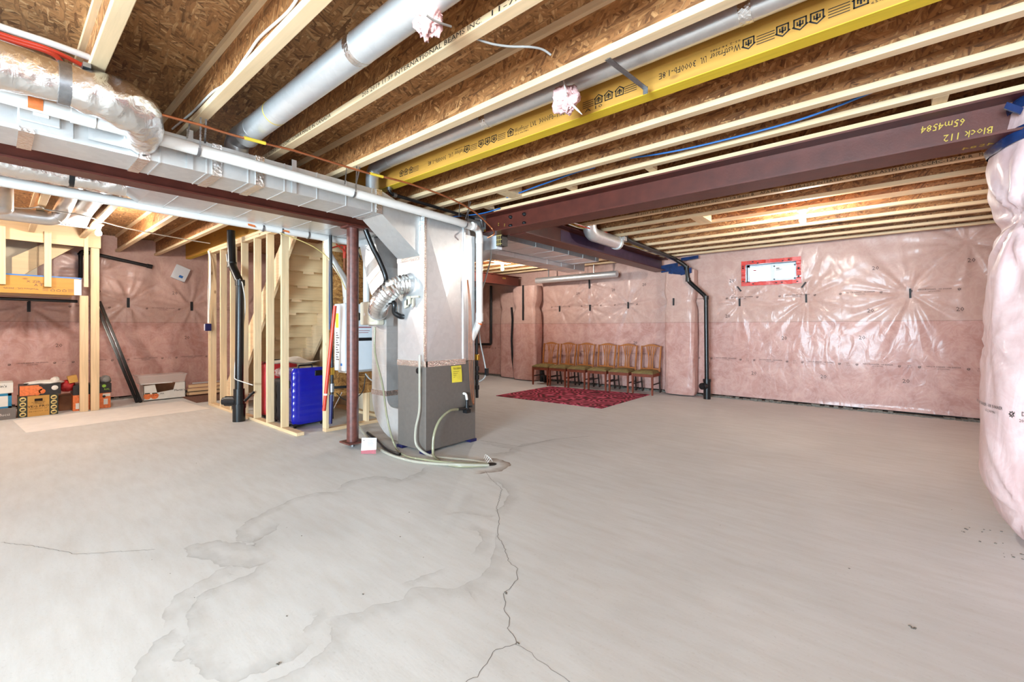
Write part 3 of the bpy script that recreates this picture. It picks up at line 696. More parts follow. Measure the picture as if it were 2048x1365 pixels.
b3 = wide_flange('steel_beam', 'short brown steel beam at the far left, ending on the wrapped pilaster', 'steel', 'y', -6.86, 4.6, 8.46, 2.33, 2.56, .2)
mb = MB(); write(mb, '4584', (-6.853, 7.9, 2.49), (0, 1, 0), (0, 0, 1), .06); write(mb, '112', (-6.853, 8.1, 2.42), (0, 1, 0), (0, 0, 1), .06) if '112' in TXT else None
mb.build('handwriting', 'yellow_chalk', b3)
# adjustable steel post
o = thing('steel_post', 'round dark red steel post with scuffed paint standing on the slab', 'post', (-4.39, 2.53, 0))
MB().cyl((-4.39, 2.53, .06), (-4.39, 2.53, 2.385), .062, 24).build('shaft', 'steel_post', o)
mb = MB(); mb.box(-4.49, -4.29, 2.43, 2.63, .045, .062); mb.build('base_plate', 'steel_post', o); MB().box(-4.47, -4.31, 2.43, 2.63, 2.385, 2.40).build('cap_plate', 'steel_post', o)
mb = MB(); mb.cyl((-4.39, 2.53, 0), (-4.39, 2.53, .05), .02, 10); mb.build('screw_jack', 'zinc', o)
# blocking between the third joist and the nailer
for (a, b), n in zip(((940, 402), (1140, 372), (1312, 342), (1880, 195)), ('leftmost of the small wood blocks', 'second small wood block from the left', 'third small wood block from the left', 'small wood block nearest the blue taped column')):
    p = zp(a, b, ZJ+.02); k = MB(); k.box(p.x-.035, p.x+.035, 3.632, 3.736, ZJ+.0, ZJ+.035); k.build('blocking', 'pine_y', None, **T(n+' between joist and steel beam', 'block', 'blocks beside the steel beam'))
p = yp(998, 397, 3.28); k = MB(); k.box(p.x-.07, p.x+.07, 3.33, 3.565, ZJ+.002, ZJ+.2); k.build('blocking', 'pine_z', None, **T('square plywood web block between joists near the copper line', 'block'))
p = zp(1405, 440, ZJ); k = MB(); k.box(p.x-.1, p.x+.05, 5.66, 6.04, ZJ+.004, ZJ+.09); k.build('blocking', 'pine_y', None, **T('flat wood block bridging two joists left of the right bulb', 'block'))
# ------------------------------------------------------------------ bulbs
def bulb(name, label, x, y, zc, mat='bulb'):
    o = thing(name, label, 'lamp', (x, y, zc))
    MB().lathe((x, y, zc), [(0, .0), (.058, .0), (.06, -.012), (.034, -.03), (.026, -.062), (0, -.062)], 18).build('lampholder', 'socket', o)
    MB().lathe((x, y, zc-.06), [(.013, 0), (.015, -.02), (.026, -.04), (.033, -.062), (.03, -.082), (.017, -.096), (0, -.1)], 18).build('bulb', mat, o); return o
bulb('bare_bulb', 'lit bare bulb at far left below a joist beside the duct boot', -7.9, .90, ZJ)
bulb('bare_bulb', 'lit bare bulb on the right in front of the window wall', -.65, 6.08, ZJ)
bb3 = bulb('bare_bulb', 'lit bare bulb at centre back, below the flat supply ducts', -6.0, 6.86, ZJ-.02)
m = MB(); m.box(-6.07, -5.93, 6.53, 7.07, ZJ-.02, ZJ-.001); m.build('mounting_board', 'pine_y', bb3)
bulb('bare_bulb', 'lit bare bulb just overhead, above the top edge of the view', -1.22, .88, ZJ, 'bulb_dim')
bulb('bare_bulb', 'added fill bulb overhead right of the camera, outside the view', .45, .45, ZJ, 'bulb_dim')  # added out of view to brighten the right foreground
bulb('bare_bulb', 'added fill bulb over the far left floor, outside the left edge of view', -7.6, -1.5, ZJ, 'bulb_fill')  # added beyond the frame to lift the left wall and floor
bulb('bare_bulb', 'added unseen fill bulb behind the camera, near the left side of the duct trunk', -2.6, -1.9, ZJ, 'bulb_dim')  # extra fill added behind the camera
# ------------------------------------------------------------------ main trunk, plenum, furnace
def ridged(o, mb_args, n): pass
tr = thing('supply_duct', 'rectangular galvanised supply trunk from the upper left corner down to the plenum', 'duct', (-3.75, .8, 2.38))
tx0, tx1, tz0, tz1 = -3.92, -3.58, 2.38, 2.595
MB().box(tx0, tx1, -2.8, 2.36, tz0, tz1).build('trunk_body', 'galv_dull', tr)
for k in range(17):
    y = -1.9+k*.26
    if y < 2.3 and not (.15 < y < .62):
        m = MB(); m.box(tx0-.004, tx1+.004, y-.004, y+.004, tz0-.004, tz1+.003); m.build('seam', 'galv', tr)
for y in (.12, .62, 1.02, 1.30, 2.33):
    m = MB(); m.box(tx0-.007, tx1+.007, y-.03, y+.03, tz0-.006, tz1+.006); m.build('foil_tape', 'foil_tape', tr)
for y in (.86, 1.55): MB().box(tx1+.006, tx1+.012, y-.018, y+.018, tz0-.002, tz1+.05).build('hanger_strap', 'galv', tr)
# takeoff box with a dented face near the left edge
m = MB(); q = [xp(35, 232, tx1+.02), xp(122, 252, tx1+.02), xp(112, 278, tx1+.02), xp(40, 262, tx1+.02)]
y0_, y1_ = q[0].y, q[1].y
m.box(tx1, tx1+.015, -.6, .30, tz0+.02, tz1-.01); pl = m.build('patch_panel', 'galv', tr)
m = MB(); m.box(tx1+.016, tx1+.03, y0_, y1_, tz0+.05, tz1-.02); m.build('damper_plate', 'galv_dull', tr, bevel=.01)
yc = xp(82, 250, tx1+.03).y; m = MB(); m.box(tx1+.031, tx1+.033, yc-.03, yc+.03, tz0+.09, tz0+.14); st = m.build('barcode_sticker', 'paper', tr)
m = MB(); m.box(tx1+.0335, tx1+.034, .36, .60, tz0+.03, tz1-.03); m.build('patch_panel', 'galv', tr)
# drop transition from trunk to plenum
pX0, pX1, pY0, pY1, pZ0, pZ1 = -4.0, -3.545, 2.84, 3.40, .93, 2.45
m = MB(); A = [(tx0, 2.36, tz0), (tx1, 2.36, tz0), (tx1, 2.36, tz1), (tx0, 2.36, tz1)]; B = [(-3.985, pY0, 2.036), (-3.60, pY0, 2.036), (-3.60, pY0, pZ1), (-3.985, pY0, pZ1)]
m.add(A+B, [(0, 1, 5, 4), (1, 2, 6, 5), (2, 3, 7, 6), (3, 0, 4, 7), (0, 3, 2, 1), (4, 5, 6, 7)]); m.build('transition', 'galv_dull', tr)
m = MB(); m.box(-4.0, -3.585, pY0-.012, pY0-.001, 2.0, 2.045); m.box(-3.61, -3.58, pY0-.014, pY0-.001, 2.04, 2.44); m.build('foil_tape', 'foil_tape', tr)
fu = thing('furnace', 'tall gas furnace: grey cabinet below, bright sheet metal plenum above', 'furnace', (-3.76, 3.19, 0))
fX0, fX1, fY0, fY1, fZ = -4.0, -3.525, 2.84, 3.56, .925
m = MB(); m.box(fX0, fX1, fY0, fY1, .03, fZ); m.build('cabinet', 'furnace', fu, bevel=.006)
for (x, y) in ((fX0+.04, fY0+.04), (fX1-.04, fY0+.04), (fX1-.04, fY1-.04), (fX0+.04, fY1-.04)):
    MB().box(x-.05, x+.05, y-.05, y+.05, 0, .031).build('rubber_pad', 'navy', fu)
m = MB()      # plenum: cross-broken +X face, flat others
cx_, cz_ = pX1+.03, 1.62; b_ = [(pX1, pY0, pZ0), (pX1, pY1, pZ0), (pX1, pY1, pZ1), (pX1, pY0, pZ1)]
ctr = (cx_, (pY0+pY1)/2, cz_); fr = .02
m.add(b_+[ctr], [(0, 1, 4), (1, 2, 4), (2, 3, 4), (3, 0, 4)])
f_ = [(pX0, pY0, pZ0), (pX1, pY0, pZ0), (pX1, pY0, pZ1), (pX0, pY0, pZ1)]; m.add(f_+[((pX0+pX1)/2, pY0-.012, 1.5)], [(0, 1, 4), (1, 2, 4), (2, 3, 4), (3, 0, 4)])
m.add([(pX0, pY0, pZ0), (pX0, pY1, pZ0), (pX0, pY1, pZ1), (pX0, pY0, pZ1)], [(0, 1, 2, 3)]); m.add([(pX0, pY1, pZ0), (pX1, pY1, pZ0), (pX1, pY1, pZ1), (pX0, pY1, pZ1)], [(0, 1, 2, 3)])
m.add([(pX0, pY0, pZ1), (pX1, pY0, pZ1), (pX1, pY1, pZ1), (pX0, pY1, pZ1)], [(0, 1, 2, 3)]); m.build('plenum', 'galv', fu)
m = MB(); m.box(pX1-.004, pX1+.008, pY0-.008, pY0+.02, pZ0, pZ1); m.build('corner_seam', 'foil_tape', fu)
m = MB(); m.box(pX1-.03, pX1+.012, pY1-.02, pY1+.012, pZ0, pZ1); m.build('corner_seam', 'galv', fu)
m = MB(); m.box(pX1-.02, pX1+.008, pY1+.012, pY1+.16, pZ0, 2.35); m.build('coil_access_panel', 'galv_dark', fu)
for (x0, x1, y0, y1) in ((fX0-.006, fX1+.007, fY0-.007, fY0+.02), (fX1-.03, fX1+.007, fY0, fY1-.16)):
    m = MB(); m.box(x0, x1, y0, y1, fZ-.03, fZ+.03); m.build('foil_tape', 'foil_tape', fu)
m = MB(); m.box(pX1+.003, pX1+.006, 3.03, 3.07, 1.85, 2.15); m.build('scorch_mark', 'ink_soft', fu) if False else None
# yellow tag
t0 = xp(902, 733, fX1+.004); t1 = xp(922, 731, fX1+.004); t2 = xp(924, 764, fX1+.012); t3 = xp(904, 766, fX1+.008)
m = MB(); m.prism([t0, t1, t1.lerp(t2, .5)+Vector((.004, 0, 0)), t2, t3, t0.lerp(t3, .5)+Vector((.006, 0, 0))], (.0015, 0, 0)); tg = m.build('yellow_tag', 'tag', fu)
m = MB(); dn = (t3-t0).normalized(); rt = (t1-t0).normalized(); write(m, 'TRACKING', t0.lerp(t1, .5)+dn*.03+Vector((.012, 0, 0)), (0, 1, 0), (0, 0, 1), .032, None, .75)
for k in range(4): m.add([t0+rt*.015+dn*(.06+.02*k)+Vector((.013, 0, 0)), t0+rt*(.1-.02*k)+dn*(.06+.02*k)+Vector((.013, 0, 0)), t0+rt*(.1-.02*k)+dn*(.063+.02*k)+Vector((.013, 0, 0)), t0+rt*.015+dn*(.063+.02*k)+Vector((.013, 0, 0))], [(0, 1, 2, 3)])
m.build('tag_print', 'ink', tg)
# condensate fittings on the cabinet
a = xp(932, 788, fX1+.03); b = xp(934, 800, fX1+.03); c = xp(934, 818, fX1+.03); d = xp(915, 819, fX1+.05)
MB().tube(fil([Vector((fX1-.01, a.y-.01, a.z)), a, b], .02), .014, 10).build('drain_elbow', 'pvc', fu)
m = MB(); m.cyl(b, c, .018, 12); m.cyl(c+Vector((0, 0, -.012)), c+Vector((0, 0, .03)), .026, 12); m.box(fX1, fX1+.06, c.y-.035, c.y+.03, c.z-.045, c.z-.005); m.cyl(c, d, .016, 10); m.cyl(c+Vector((-.03, .03, .02)), c+Vector((.03, .05, .02)), .01, 8); m.build('condensate_trap', 'black', fu); TRAP = d.copy()
# left-hand return drop and its elbow
rd = thing('return_duct', 'upright return air duct behind the furnace with a rounded bottom boot', 'duct', (-4.53, 3.2, 0))
rx0, rx1, ry0, ry1 = -4.68, -4.375, 2.95, 3.52
m = MB(); m.box(rx0, rx1, ry0, ry1, .52, 1.72); m.build('duct_body', 'galv_dull', rd)
for z in (.86, 1.06, 1.26, 1.46): MB().box(rx0-.003, rx1+.004, ry0-.004, ry1, z-.003, z+.003).build('seam', 'galv', rd)
MB().box(rx0-.006, rx1+.006, ry0-.006, ry1, .50, .56).build('foil_tape', 'foil_tape', rd)
arc = lambda cx, cz, r, a0, a1, n: [(cx+r*math.cos(math.radians(a0+(a1-a0)*k/n)), cz+r*math.sin(math.radians(a0+(a1-a0)*k/n))) for k in range(n+1)]
P = [(rx0, .52)]+arc(rx0+.5, .51, .5, 180, 270, 9)[1:]+[(fX0, .01), (fX0, .38)]+[(rx1+.13, .38)]+arc(rx1+.13, .51, .13, 270, 180, 5)[1:]
m = MB(); m.prism([(x, ry0, z) for x, z in P], (0, ry1-ry0, 0)); m.build('boot', 'galv_dull', rd)
P = [(rx1, 1.70)]+[(rx1-.02, 1.85), (rx1-.07, 2.02), (rx1-.16, 2.2), (rx1-.25, 2.39), (rx1-.58, 2.39), (rx1-.50, 2.15), (rx1-.40, 1.9), (rx0, 1.70)]
m = MB(); m.prism([(x, ry0-.01, z) for x, z in P], (0, ry1-ry0, 0)); m.build('upper_offset', 'galv', rd)
rt_ = thing('return_duct', 'broad flat return air trunk left of the steel beam, seen from below', 'duct', (-4.75, 2.1, 2.40))
m = MB(); m.box(-5.0, -4.47, .82, 3.5, 2.405, 2.63); m.build('trunk_body', 'galv', rt_)
for k in range(9): m = MB(); y = 1.0+k*.28; m.box(-5.002, -4.468, y-.004, y+.004, 2.401, 2.632); m.build('seam', 'galv_dull', rt_)
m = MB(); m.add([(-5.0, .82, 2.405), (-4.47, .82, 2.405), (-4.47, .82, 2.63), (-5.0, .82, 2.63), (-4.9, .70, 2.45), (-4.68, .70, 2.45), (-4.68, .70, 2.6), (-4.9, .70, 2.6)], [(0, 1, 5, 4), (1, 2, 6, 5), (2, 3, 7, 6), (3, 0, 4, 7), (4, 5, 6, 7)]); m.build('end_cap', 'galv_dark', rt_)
# ------------------------------------------------------------------ pipes and ducts overhead
def tubething(name, pts, r, mat, label, cat, group=None, n=10, **k):
    return MB().tube(pts, r, n).build(name, mat, None, **T(label, cat, group))
def ring(mb, p, d, r, wdt, n=16):
    p, d = Vector(p), Vector(d).normalized(); return mb.tube([p-d*wdt/2, p+d*wdt/2], r, n)
# big round duct in the bay between the 2nd and 3rd joists
o = thing('round_duct', 'big shiny round duct in the joist bay below the pink fibre clump', 'duct', (-1.8, 1.2, 2.72))
z1_, y1_ = 2.725, 1.2
MB().tube([(-3.55, y1_, z1_-.02), (-3.4, y1_, z1_), (1.3, y1_, z1_)], .078, 24).build('duct_pipe', 'galv', o)
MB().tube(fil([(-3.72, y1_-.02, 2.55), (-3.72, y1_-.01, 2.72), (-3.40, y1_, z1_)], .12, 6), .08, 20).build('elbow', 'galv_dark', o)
q = yp(710, 108, y1_-.02); m = MB(); ring(m, (q.x, y1_, z1_), (1, 0, 0), .080, .05, 24); m.build('foil_tape', 'foil_tape', o)
m = MB(); ring(m, (-3.05, y1_, z1_), (1, 0, 0), .0795, .006, 24); m.build('crimp_ring', 'yellow', o)
o = thing('round_duct', 'slim round duct running between the stamped joists and the yellow beam', 'duct', (-1.8, 2.33, 2.80))
z2_, y2_ = 2.83, 2.33
MB().tube([(-3.45, y2_, z2_), (1.3, y2_, z2_)], .058, 20).build('duct_pipe', 'galv', o)
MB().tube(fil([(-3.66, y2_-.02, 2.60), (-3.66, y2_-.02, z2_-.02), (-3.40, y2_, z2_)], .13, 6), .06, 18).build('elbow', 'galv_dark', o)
for (a, b) in ((968, 238), (1490, 12)):
    q = yp(a, b, y2_-.03); m = MB(); ring(m, (q.x, y2_, z2_), (1, 0, 0), .061, .055, 20); m.build('foil_tape', 'foil_tape', o)
# foil wrapped flex duct at upper left
def lumpy(pts, r, mat, seed, amp=.1, n=28, sub=10):
    P = smoothpath(pts, sub); m = len(P); r0 = np.random.default_rng(seed); mb = MB()
    T_ = [(P[min(i+1, m-1)]-P[max(i-1, 0)]).normalized() for i in range(m)]; N = T_[0].cross(Vector((0, 0, 1))).normalized(); vs = []
    ph = r0.uniform(0, 6.3, 8)
    for i in range(m):
        N = (N-T_[i]*N.dot(T_[i])).normalized(); B = T_[i].cross(N); rr = r[i*(len(r)-1)//(m-1)] if isinstance(r, list) else r
        if isinstance(r, list):
            f = i*(len(r)-1)/(m-1); k = min(int(f), len(r)-2); rr = r[k]*(1-(f-k))+r[k+1]*(f-k)
        for j in range(n):
            a = 2*pi*j/n; q = 1+amp*(.5*math.sin(2*a+i*.13+ph[0])+.35*math.sin(5*a-i*.31+ph[1])+.3*math.sin(i*.55+ph[2]+2*math.sin(a))+.25*math.sin(9*a+i*.7+ph[3]))
            vs.append(P[i]+(N*math.cos(a)+B*math.sin(a))*rr*q)
    return mb.add(vs, [(i*n+j, i*n+(j+1) % n, (i+1)*n+(j+1) % n, (i+1)*n+j) for i in range(m-1) for j in range(n)], True), P
fx_ = -3.2
o = thing('flex_duct', 'fat foil-wrapped insulated flex duct bending into the trunk at upper left', 'duct', (fx_, -.4, 2.55))
mb, P = lumpy([(fx_, -1.8, 2.56), (fx_, -1.0, 2.56), (fx_, -.4, 2.555), (fx_, 0., 2.555), (fx_, .22, 2.555), (fx_, .33, 2.55), (fx_+.0, .43, 2.545), (fx_-.06, .53, 2.53), (fx_-.20, .585, 2.50), (fx_-.38, .60, 2.47)], [.115, .116, .118, .112, .096, .118, .125, .122, .10, .075], 'foil', 4, .06, 32, 12)
mb.build('foil_jacket', 'foil', o)
m = MB(); ring(m, (fx_, .235, 2.555), (0, 1, .0), .107, .045, 24); m.build('hanger_strap', 'zinc', o); m = MB(); m.box(fx_-.06, fx_+.06, .30, .33, 2.655, 2.679); m.build('strap_tail', 'zinc', o)
o = thing('flex_duct', 'foil-wrapped insulated duct hanging left of the steel beam, ending at the return trunk', 'duct', (-4.78, -.2, 2.48))
mb, P = lumpy([(-4.78, -1.8, 2.49), (-4.78, -.6, 2.49), (-4.78, .0, 2.49), (-4.78, .3, 2.485), (-4.78, .42, 2.485), (-4.78, .6, 2.485), (-4.78, .705, 2.485)], [.095, .096, .098, .095, .085, .098, .10], 'foil', 9, .06, 28, 12)
mb.build('foil_jacket', 'foil', o)
m = MB(); ring(m, (-4.78, .39, 2.486), (0, 1, 0), .093, .03, 20); m.build('black_strap', 'iron', o)
# white pvc vents
vx = -3.45
def pvcz(y): return 2.50-.018*y
o = thing('pvc_pipe', 'long white plastic vent pipe in front of the trunk dropping beside the furnace', 'pipe', (vx, 1.5, 2.4))
b1_ = Vector((-3.50, 3.60, pvcz(3.6)))
pts = fil([(vx, -2.6, pvcz(-2.6)), (vx, 3.2, pvcz(3.2)), b1_, Vector((-3.50, 3.60, 1.37)), xp(937, 692, -3.60), Vector((-3.60, 3.53, .93))], .085, 6)
MB().tube(pts, .040, 18).build('pipe', 'pvc', o)
for (p_, d_, w_) in (((-3.50, 3.60, 2.30), (0, 0, 1), .06), ((-3.50, 3.60, 1.42), (0, 0, 1), .10), ((vx, .33, pvcz(.33)), (0, 1, 0), .1), ((vx, 3.45, pvcz(3.45)), (0, 1, 0), .04)):
    m = MB(); ring(m, p_, d_, .045, w_, 18); m.build('coupling', 'pvc', o)
yl = xp(70, 205, vx+.05).y; m = MB(); 
for k in range(8):
    a0, a1 = -1.0+.2*k, -1.0+.2*(k+1); R_ = .0412; zc = pvcz(yl)
    m.add([(vx+R_*math.cos(a), y, zc+R_*math.sin(a)) for (a, y) in ((a0, yl-.025), (a0, yl+.03), (a1, yl+.03), (a1, yl-.025))], [(0, 1, 2, 3)], True)
m.build('orange_label', 'orange', o)
q = xp(950, 672, -3.5); m = MB(); ring(m, (-3.51, 3.595, 1.355), (-.4, -.1, -1), .0425, .02, 16); m.build('orange_ring', 'orange', o)
o = thing('pvc_pipe', 'second white plastic vent pipe, left of the pair beside the plenum', 'pipe', (-3.6, 3.5, 1.0))
pts = fil([(-3.60, 3.42, 2.43), (-3.60, 3.50, 2.42), (-3.60, 3.50, 1.50), xp(920, 672, -3.72), xp(914, 690, -3.75)], .06, 6)
MB().tube(pts, .038, 16).build('pipe', 'pvc', o)
for z_, w_ in ((2.32, .05), (1.58, .10)): m = MB(); ring(m, (-3.6, 3.5, z_), (0, 0, 1), .043, w_, 16); m.build('coupling', 'pvc', o)
o = thing('pvc_pipe', 'white plastic pipe left of the steel beam with orange labels, falling to a tee', 'pipe', (-5.06, 1., 2.35))
pts = [(-5.07, -2.6, 2.44), (-5.07, 3.30, 2.375)]
MB().tube(pts, .043, 18).build('pipe', 'pvc', o)
p0 = xp(655, 478, -5.07); 
m = MB(); m.tube(fil([p0, p0+Vector((0, 0, -.16)), xp(690, 560, -5.12), xp(700, 700, -5.10)], .07, 5), .04, 16); ring(m, p0+Vector((0, 0, -.09)), (0, 0, 1), .046, .06); m.build('drop_pipe', 'pvc', o)
MB().tube(fil([xp(733, 500, -5.08), xp(733, 470, -5.08)+Vector((0, 0, -.02)), xp(733, 600, -5.08)], .03), .043, 16).build('drop_pipe', 'pvc', o) if False else MB().tube([xp(733, 520, -5.06), xp(733, 605, -5.06)], .043, 16).build('drop_pipe', 'pvc', o)
for (a, b, mt) in ((503, 447, 'orange'), (572, 466, 'orange')):
    q = xp(a, b, -5.03); m = MB(); m.prism([(-5.025, q.y-.035, 2.37), (-5.025, q.y+.035, 2.36), (-5.03, q.y+.035, 2.385), (-5.03, q.y-.035, 2.395)], (.002, 0, 0)); m.build('orange_label', mt, o)
for a in (525, 563, 616): q = xp(a, 455, -5.07); m = MB(); ring(m, (-5.07, q.y, 2.382), (0, 1, 0), .0455, .02); m.build('pipe_clip', 'zinc', o)
# perforated hanger straps
for grp, (pxs, lab) in enumerate((((390, 396), 'perforated metal hanger strap round the white pipe near its middle, under the white-cabled joist'), ((684, 706), 'perforated metal hanger strap round the white pipe below the slim round duct'), ((915, 930), 'perforated metal hanger strap round the white pipe above the furnace corner'))):
    yc = xp(pxs[1], 330, vx).y; zc = pvcz(yc); o = thing('hanger_strap', lab, 'strap', (vx, yc, zc), 'perforated hanger straps')
    for k, dy in enumerate((-.05, 0, .05)):
        m = MB(); top = Vector((vx+(.06 if k else -.05), yc+dy*.6, ZJ+.002)); bot = Vector((vx+.045 if k == 1 else vx-.045, yc+(0 if k == 1 else dy), zc+(0 if k == 1 else .07)))
        n = 9; d = (bot-top)/n
        for i in range(n):
            a, b = top+d*i, top+d*(i+.82); m.obox((a+b)/2, (b-a)/2, Vector((0, .0055, 0)), Vector((.001, 0, 0)))
        m.obox((top+bot)/2, (bot-top)/2, Vector((0, .0025, 0)), Vector((.0006, 0, 0)))
        if k == 1:
            for i in range(10):
                a0 = -pi*.05-i*pi*.1; m.obox((vx+.0425*math.cos(a0), yc, zc+.0425*math.sin(a0)), (0, .009, 0), (-.0068*math.sin(a0), 0, .0068*math.cos(a0)), (.001*math.cos(a0), 0, .001*math.sin(a0)))
        m.build('perforated_band', 'zinc', o)
# copper line
cu = [xp(307, 225, -3.3), xp(400, 250, -3.3), xp(490, 277, -3.3), xp(600, 305, -3.3), xp(720, 342, -3.3), xp(820, 368, -3.3), xp(900, 397, -3.3), xp(950, 425, -3.3), xp(982, 455, -3.3), zp(988, 468, 2.34), zp(975, 476, 2.30)]
o = thing('copper_line', 'thin bare copper line looping from the flex duct to the small white carton', 'pipe', cu[5])
MB().tube(smoothpath(cu, 6), .0085, 10).build('pipe', 'copper', o)
for (a, b) in (((488, 275.5), (531, 287)), ((740, 347), (766, 354))):
    p, q = xp(*a, -3.3), xp(*b, -3.3); MB().cyl(p, q, .012, 10).build('yellow_sleeve', 'yellow', o)
# black gas pipe overhead
g0, g1 = zp(770, 366, 2.68), zp(783, 389, 2.63)
gp = [Vector((-3.66, 2.50, 2.80)), Vector((-3.66, 2.50, 2.62)), Vector((-3.66, 3.72, 2.60))]
o = thing('gas_pipe', 'black iron gas pipe from the yellow beam to the steel beam with elbows', 'pipe', gp[1])
MB().tube(fil(gp, .05), .016, 12).build('pipe', 'iron', o)
m = MB(); ring(m, (-3.66, 2.50, 2.665), (0, 0, 1), .023, .03); ring(m, (-3.66, 2.56, 2.618), (0, 1, 0), .023, .035); m.tube(fil([(-3.66, 3.68, 2.60), (-3.62, 3.76, 2.60), (-3.60, 3.76, 2.50)], .03), .021, 12); m.build('fitting', 'zinc', o)
# blue cable weaving under the joists right of the yellow beam
bl_ = [zp(905, 438, ZJ-.012), zp(985, 403, ZJ-.01), yp(1040, 385, 3.30), yp(1150, 347, 3.24), zp(1152, 346, ZJ-.01), zp(1275, 311, ZJ-.012)]
tubething('blue_cable', smoothpath([zp(1008, 398, ZJ+.03), zp(1060, 378, ZJ+.02), zp(1110, 360, ZJ+.03), zp(1152, 345, ZJ+.06), zp(1190, 335, ZJ+.08)], 5), .007, 'blue_cable', 'bright blue cable behind the second joist right of the yellow beam', 'cable')
tubething('blue_cable', smoothpath([zp(1260, 316, ZJ+.05), zp(1330, 306, ZJ+.02), zp(1420, 287, ZJ+.02), zp(1560, 251, ZJ+.02), zp(1650, 222, ZJ+.03), zp(1740, 186, ZJ+.05), zp(1780, 170, ZJ+.08)], 5), .007, 'blue_cable', 'long bright blue cable sagging between joists above the red steel beam', 'cable')
tubething('blue_cable', smoothpath([zp(903, 434, 2.66), zp(960, 428, 2.66), zp(1000, 417, 2.665)], 5), .007, 'blue_cable', 'short blue cable by the black gas pipe end', 'cable')
# white cable along second joist, grey loose wire, bracket
tubething('white_cable', smoothpath([yp(600, -12, .875), yp(575, 25, .875), yp(520, 75, .875), yp(495, 110, .872), yp(455, 165, .872), yp(425, 185, .872), yp(385, 225, .872), yp(345, 258, .872)], 5), .0075, 'white_cable', 'white electrical cable stapled along the web of the second joist', 'cable')
tubething('grey_wire', smoothpath([yp(953, 78, 1.50), yp(985, 88, 1.56), yp(1020, 93, 1.63), yp(1060, 94, 1.70), yp(1085, 99, 1.76), yp(1102, 110, 1.80)], 5), .0055, 'grey_cable', 'loose grey wire end sticking out right of the stamped joist', 'wire')
m = MB(); a, b = Vector((yp(1212, 118, 2.0).x, 2.0, ZJ-.003)), None
a = zp(1215, 118, ZJ-.004); b = zp(1291, 177, ZJ-.008); m.bar(a, b, .03, .003); m.bar(a+Vector((0, 0, .008)), b+Vector((0, 0, .008)), .003, .014); m.box(b.x-.014, b.x+.014, b.y-.002, b.y+.002, ZJ-.04, ZJ)
m.build('metal_bracket', 'zinc', None, **T('galvanised strap bracket spanning from joist to the yellow beam, bent tip', 'bracket'))
# pink fibre clumps
def clump(name, label, c, r, sc, seed):
    r0 = np.random.default_rng(seed); o = thing(name, label, 'insulation', c); mb = MB(); ph = r0.uniform(0, 6.3, 12)
    f = lambda a, b: 1+.16*math.sin(3*b+ph[0]+2*a)+.14*math.sin(5*a+ph[1]+b)+.1*math.sin(9*b+4*a+ph[2])+.07*math.sin(15*b-7*a+ph[3])+.05*math.sin(23*a+9*b)
    mb.sphere(c, r, 40, 26, sc, f); mb.sphere(Vector(c)+Vector((r*.45, -.1*r, -.35*r)), r*.62, 30, 18, (1, .8, .8), f); mb.sphere(Vector(c)+Vector((-r*.3, 0, .4*r)), r*.6, 30, 18, (1, 1, 1), f)
    mb.build('fibre_wad', 'fibre', o); k = MB()
    for _ in range(90):
        d = Vector(r0.normal(size=3)).normalized(); p = Vector(c)+Vector((d.x*sc[0], d.y*sc[1], d.z*sc[2]))*r*.9; q = p+(d+Vector(r0.normal(size=3))*.6)*r*.14
        k.tube([p, p.lerp(q, .5)+Vector(r0.normal(size=3))*r*.06, q], [.004, .003, .001], 4, False)
    k.build('loose_fibres', 'fibre', o, kind='stuff'); return o
c1 = yp(857, 28, 1.22); o = clump('insulation_clump', 'pale pink insulation fibre clump stuffed at the big round duct', c1, .074, (.85, .7, 1.25), 3)
MB().tube(smoothpath([yp(852, 30, 1.14), yp(872, 43, 1.2), yp(902, 53, 1.3)], 5), .005, 8).build('wire', 'grey_cable', o)
c2 = yp(1132, 200, 2.20); o = clump('insulation_clump', 'pink insulation fibre clump hanging below the slim round duct', c2, .078, (1., .8, .85), 5)
MB().tube(smoothpath([yp(1127, 160, 2.13), yp(1131, 180, 2.12), yp(1133, 192, 2.12)], 4), .005, 8).build('wire', 'white_cable', o)
MB().tube(smoothpath([yp(1143, 208, 2.12), yp(1155, 220, 2.12), yp(1164, 228, 2.12)], 4), [.007]*8+[.003], 8).build('wire', 'white_cable', o) if False else MB().tube([yp(1143, 208, 2.12), yp(1155, 220, 2.12), yp(1164, 229, 2.12)], [.007, .006, .002], 8).build('wire', 'white_cable', o)
# pex pipes at the very upper left
for k, (z, dx, mt, rr, lab) in enumerate(((2.835, .0, 'pvc', .018, 'white plastic water pipe above two red ones at the upper left'), (2.785, .03, 'pex_red', .012, 'upper of two red plastic water pipes above the flex duct'), (2.755, .06, 'pex_red', .012, 'lower of two red plastic water pipes above the flex duct'))):
    xx = -3.42+dx; e = .352 if k < 2 else .25
    tubething('water_pipe', smoothpath([(xx, -2., z), (xx, -.6, z), (xx, 0, z), (xx+.01, .2, z), (xx-.02*k, e, z-.02*k)], 5), rr, mt, lab, 'pipe')
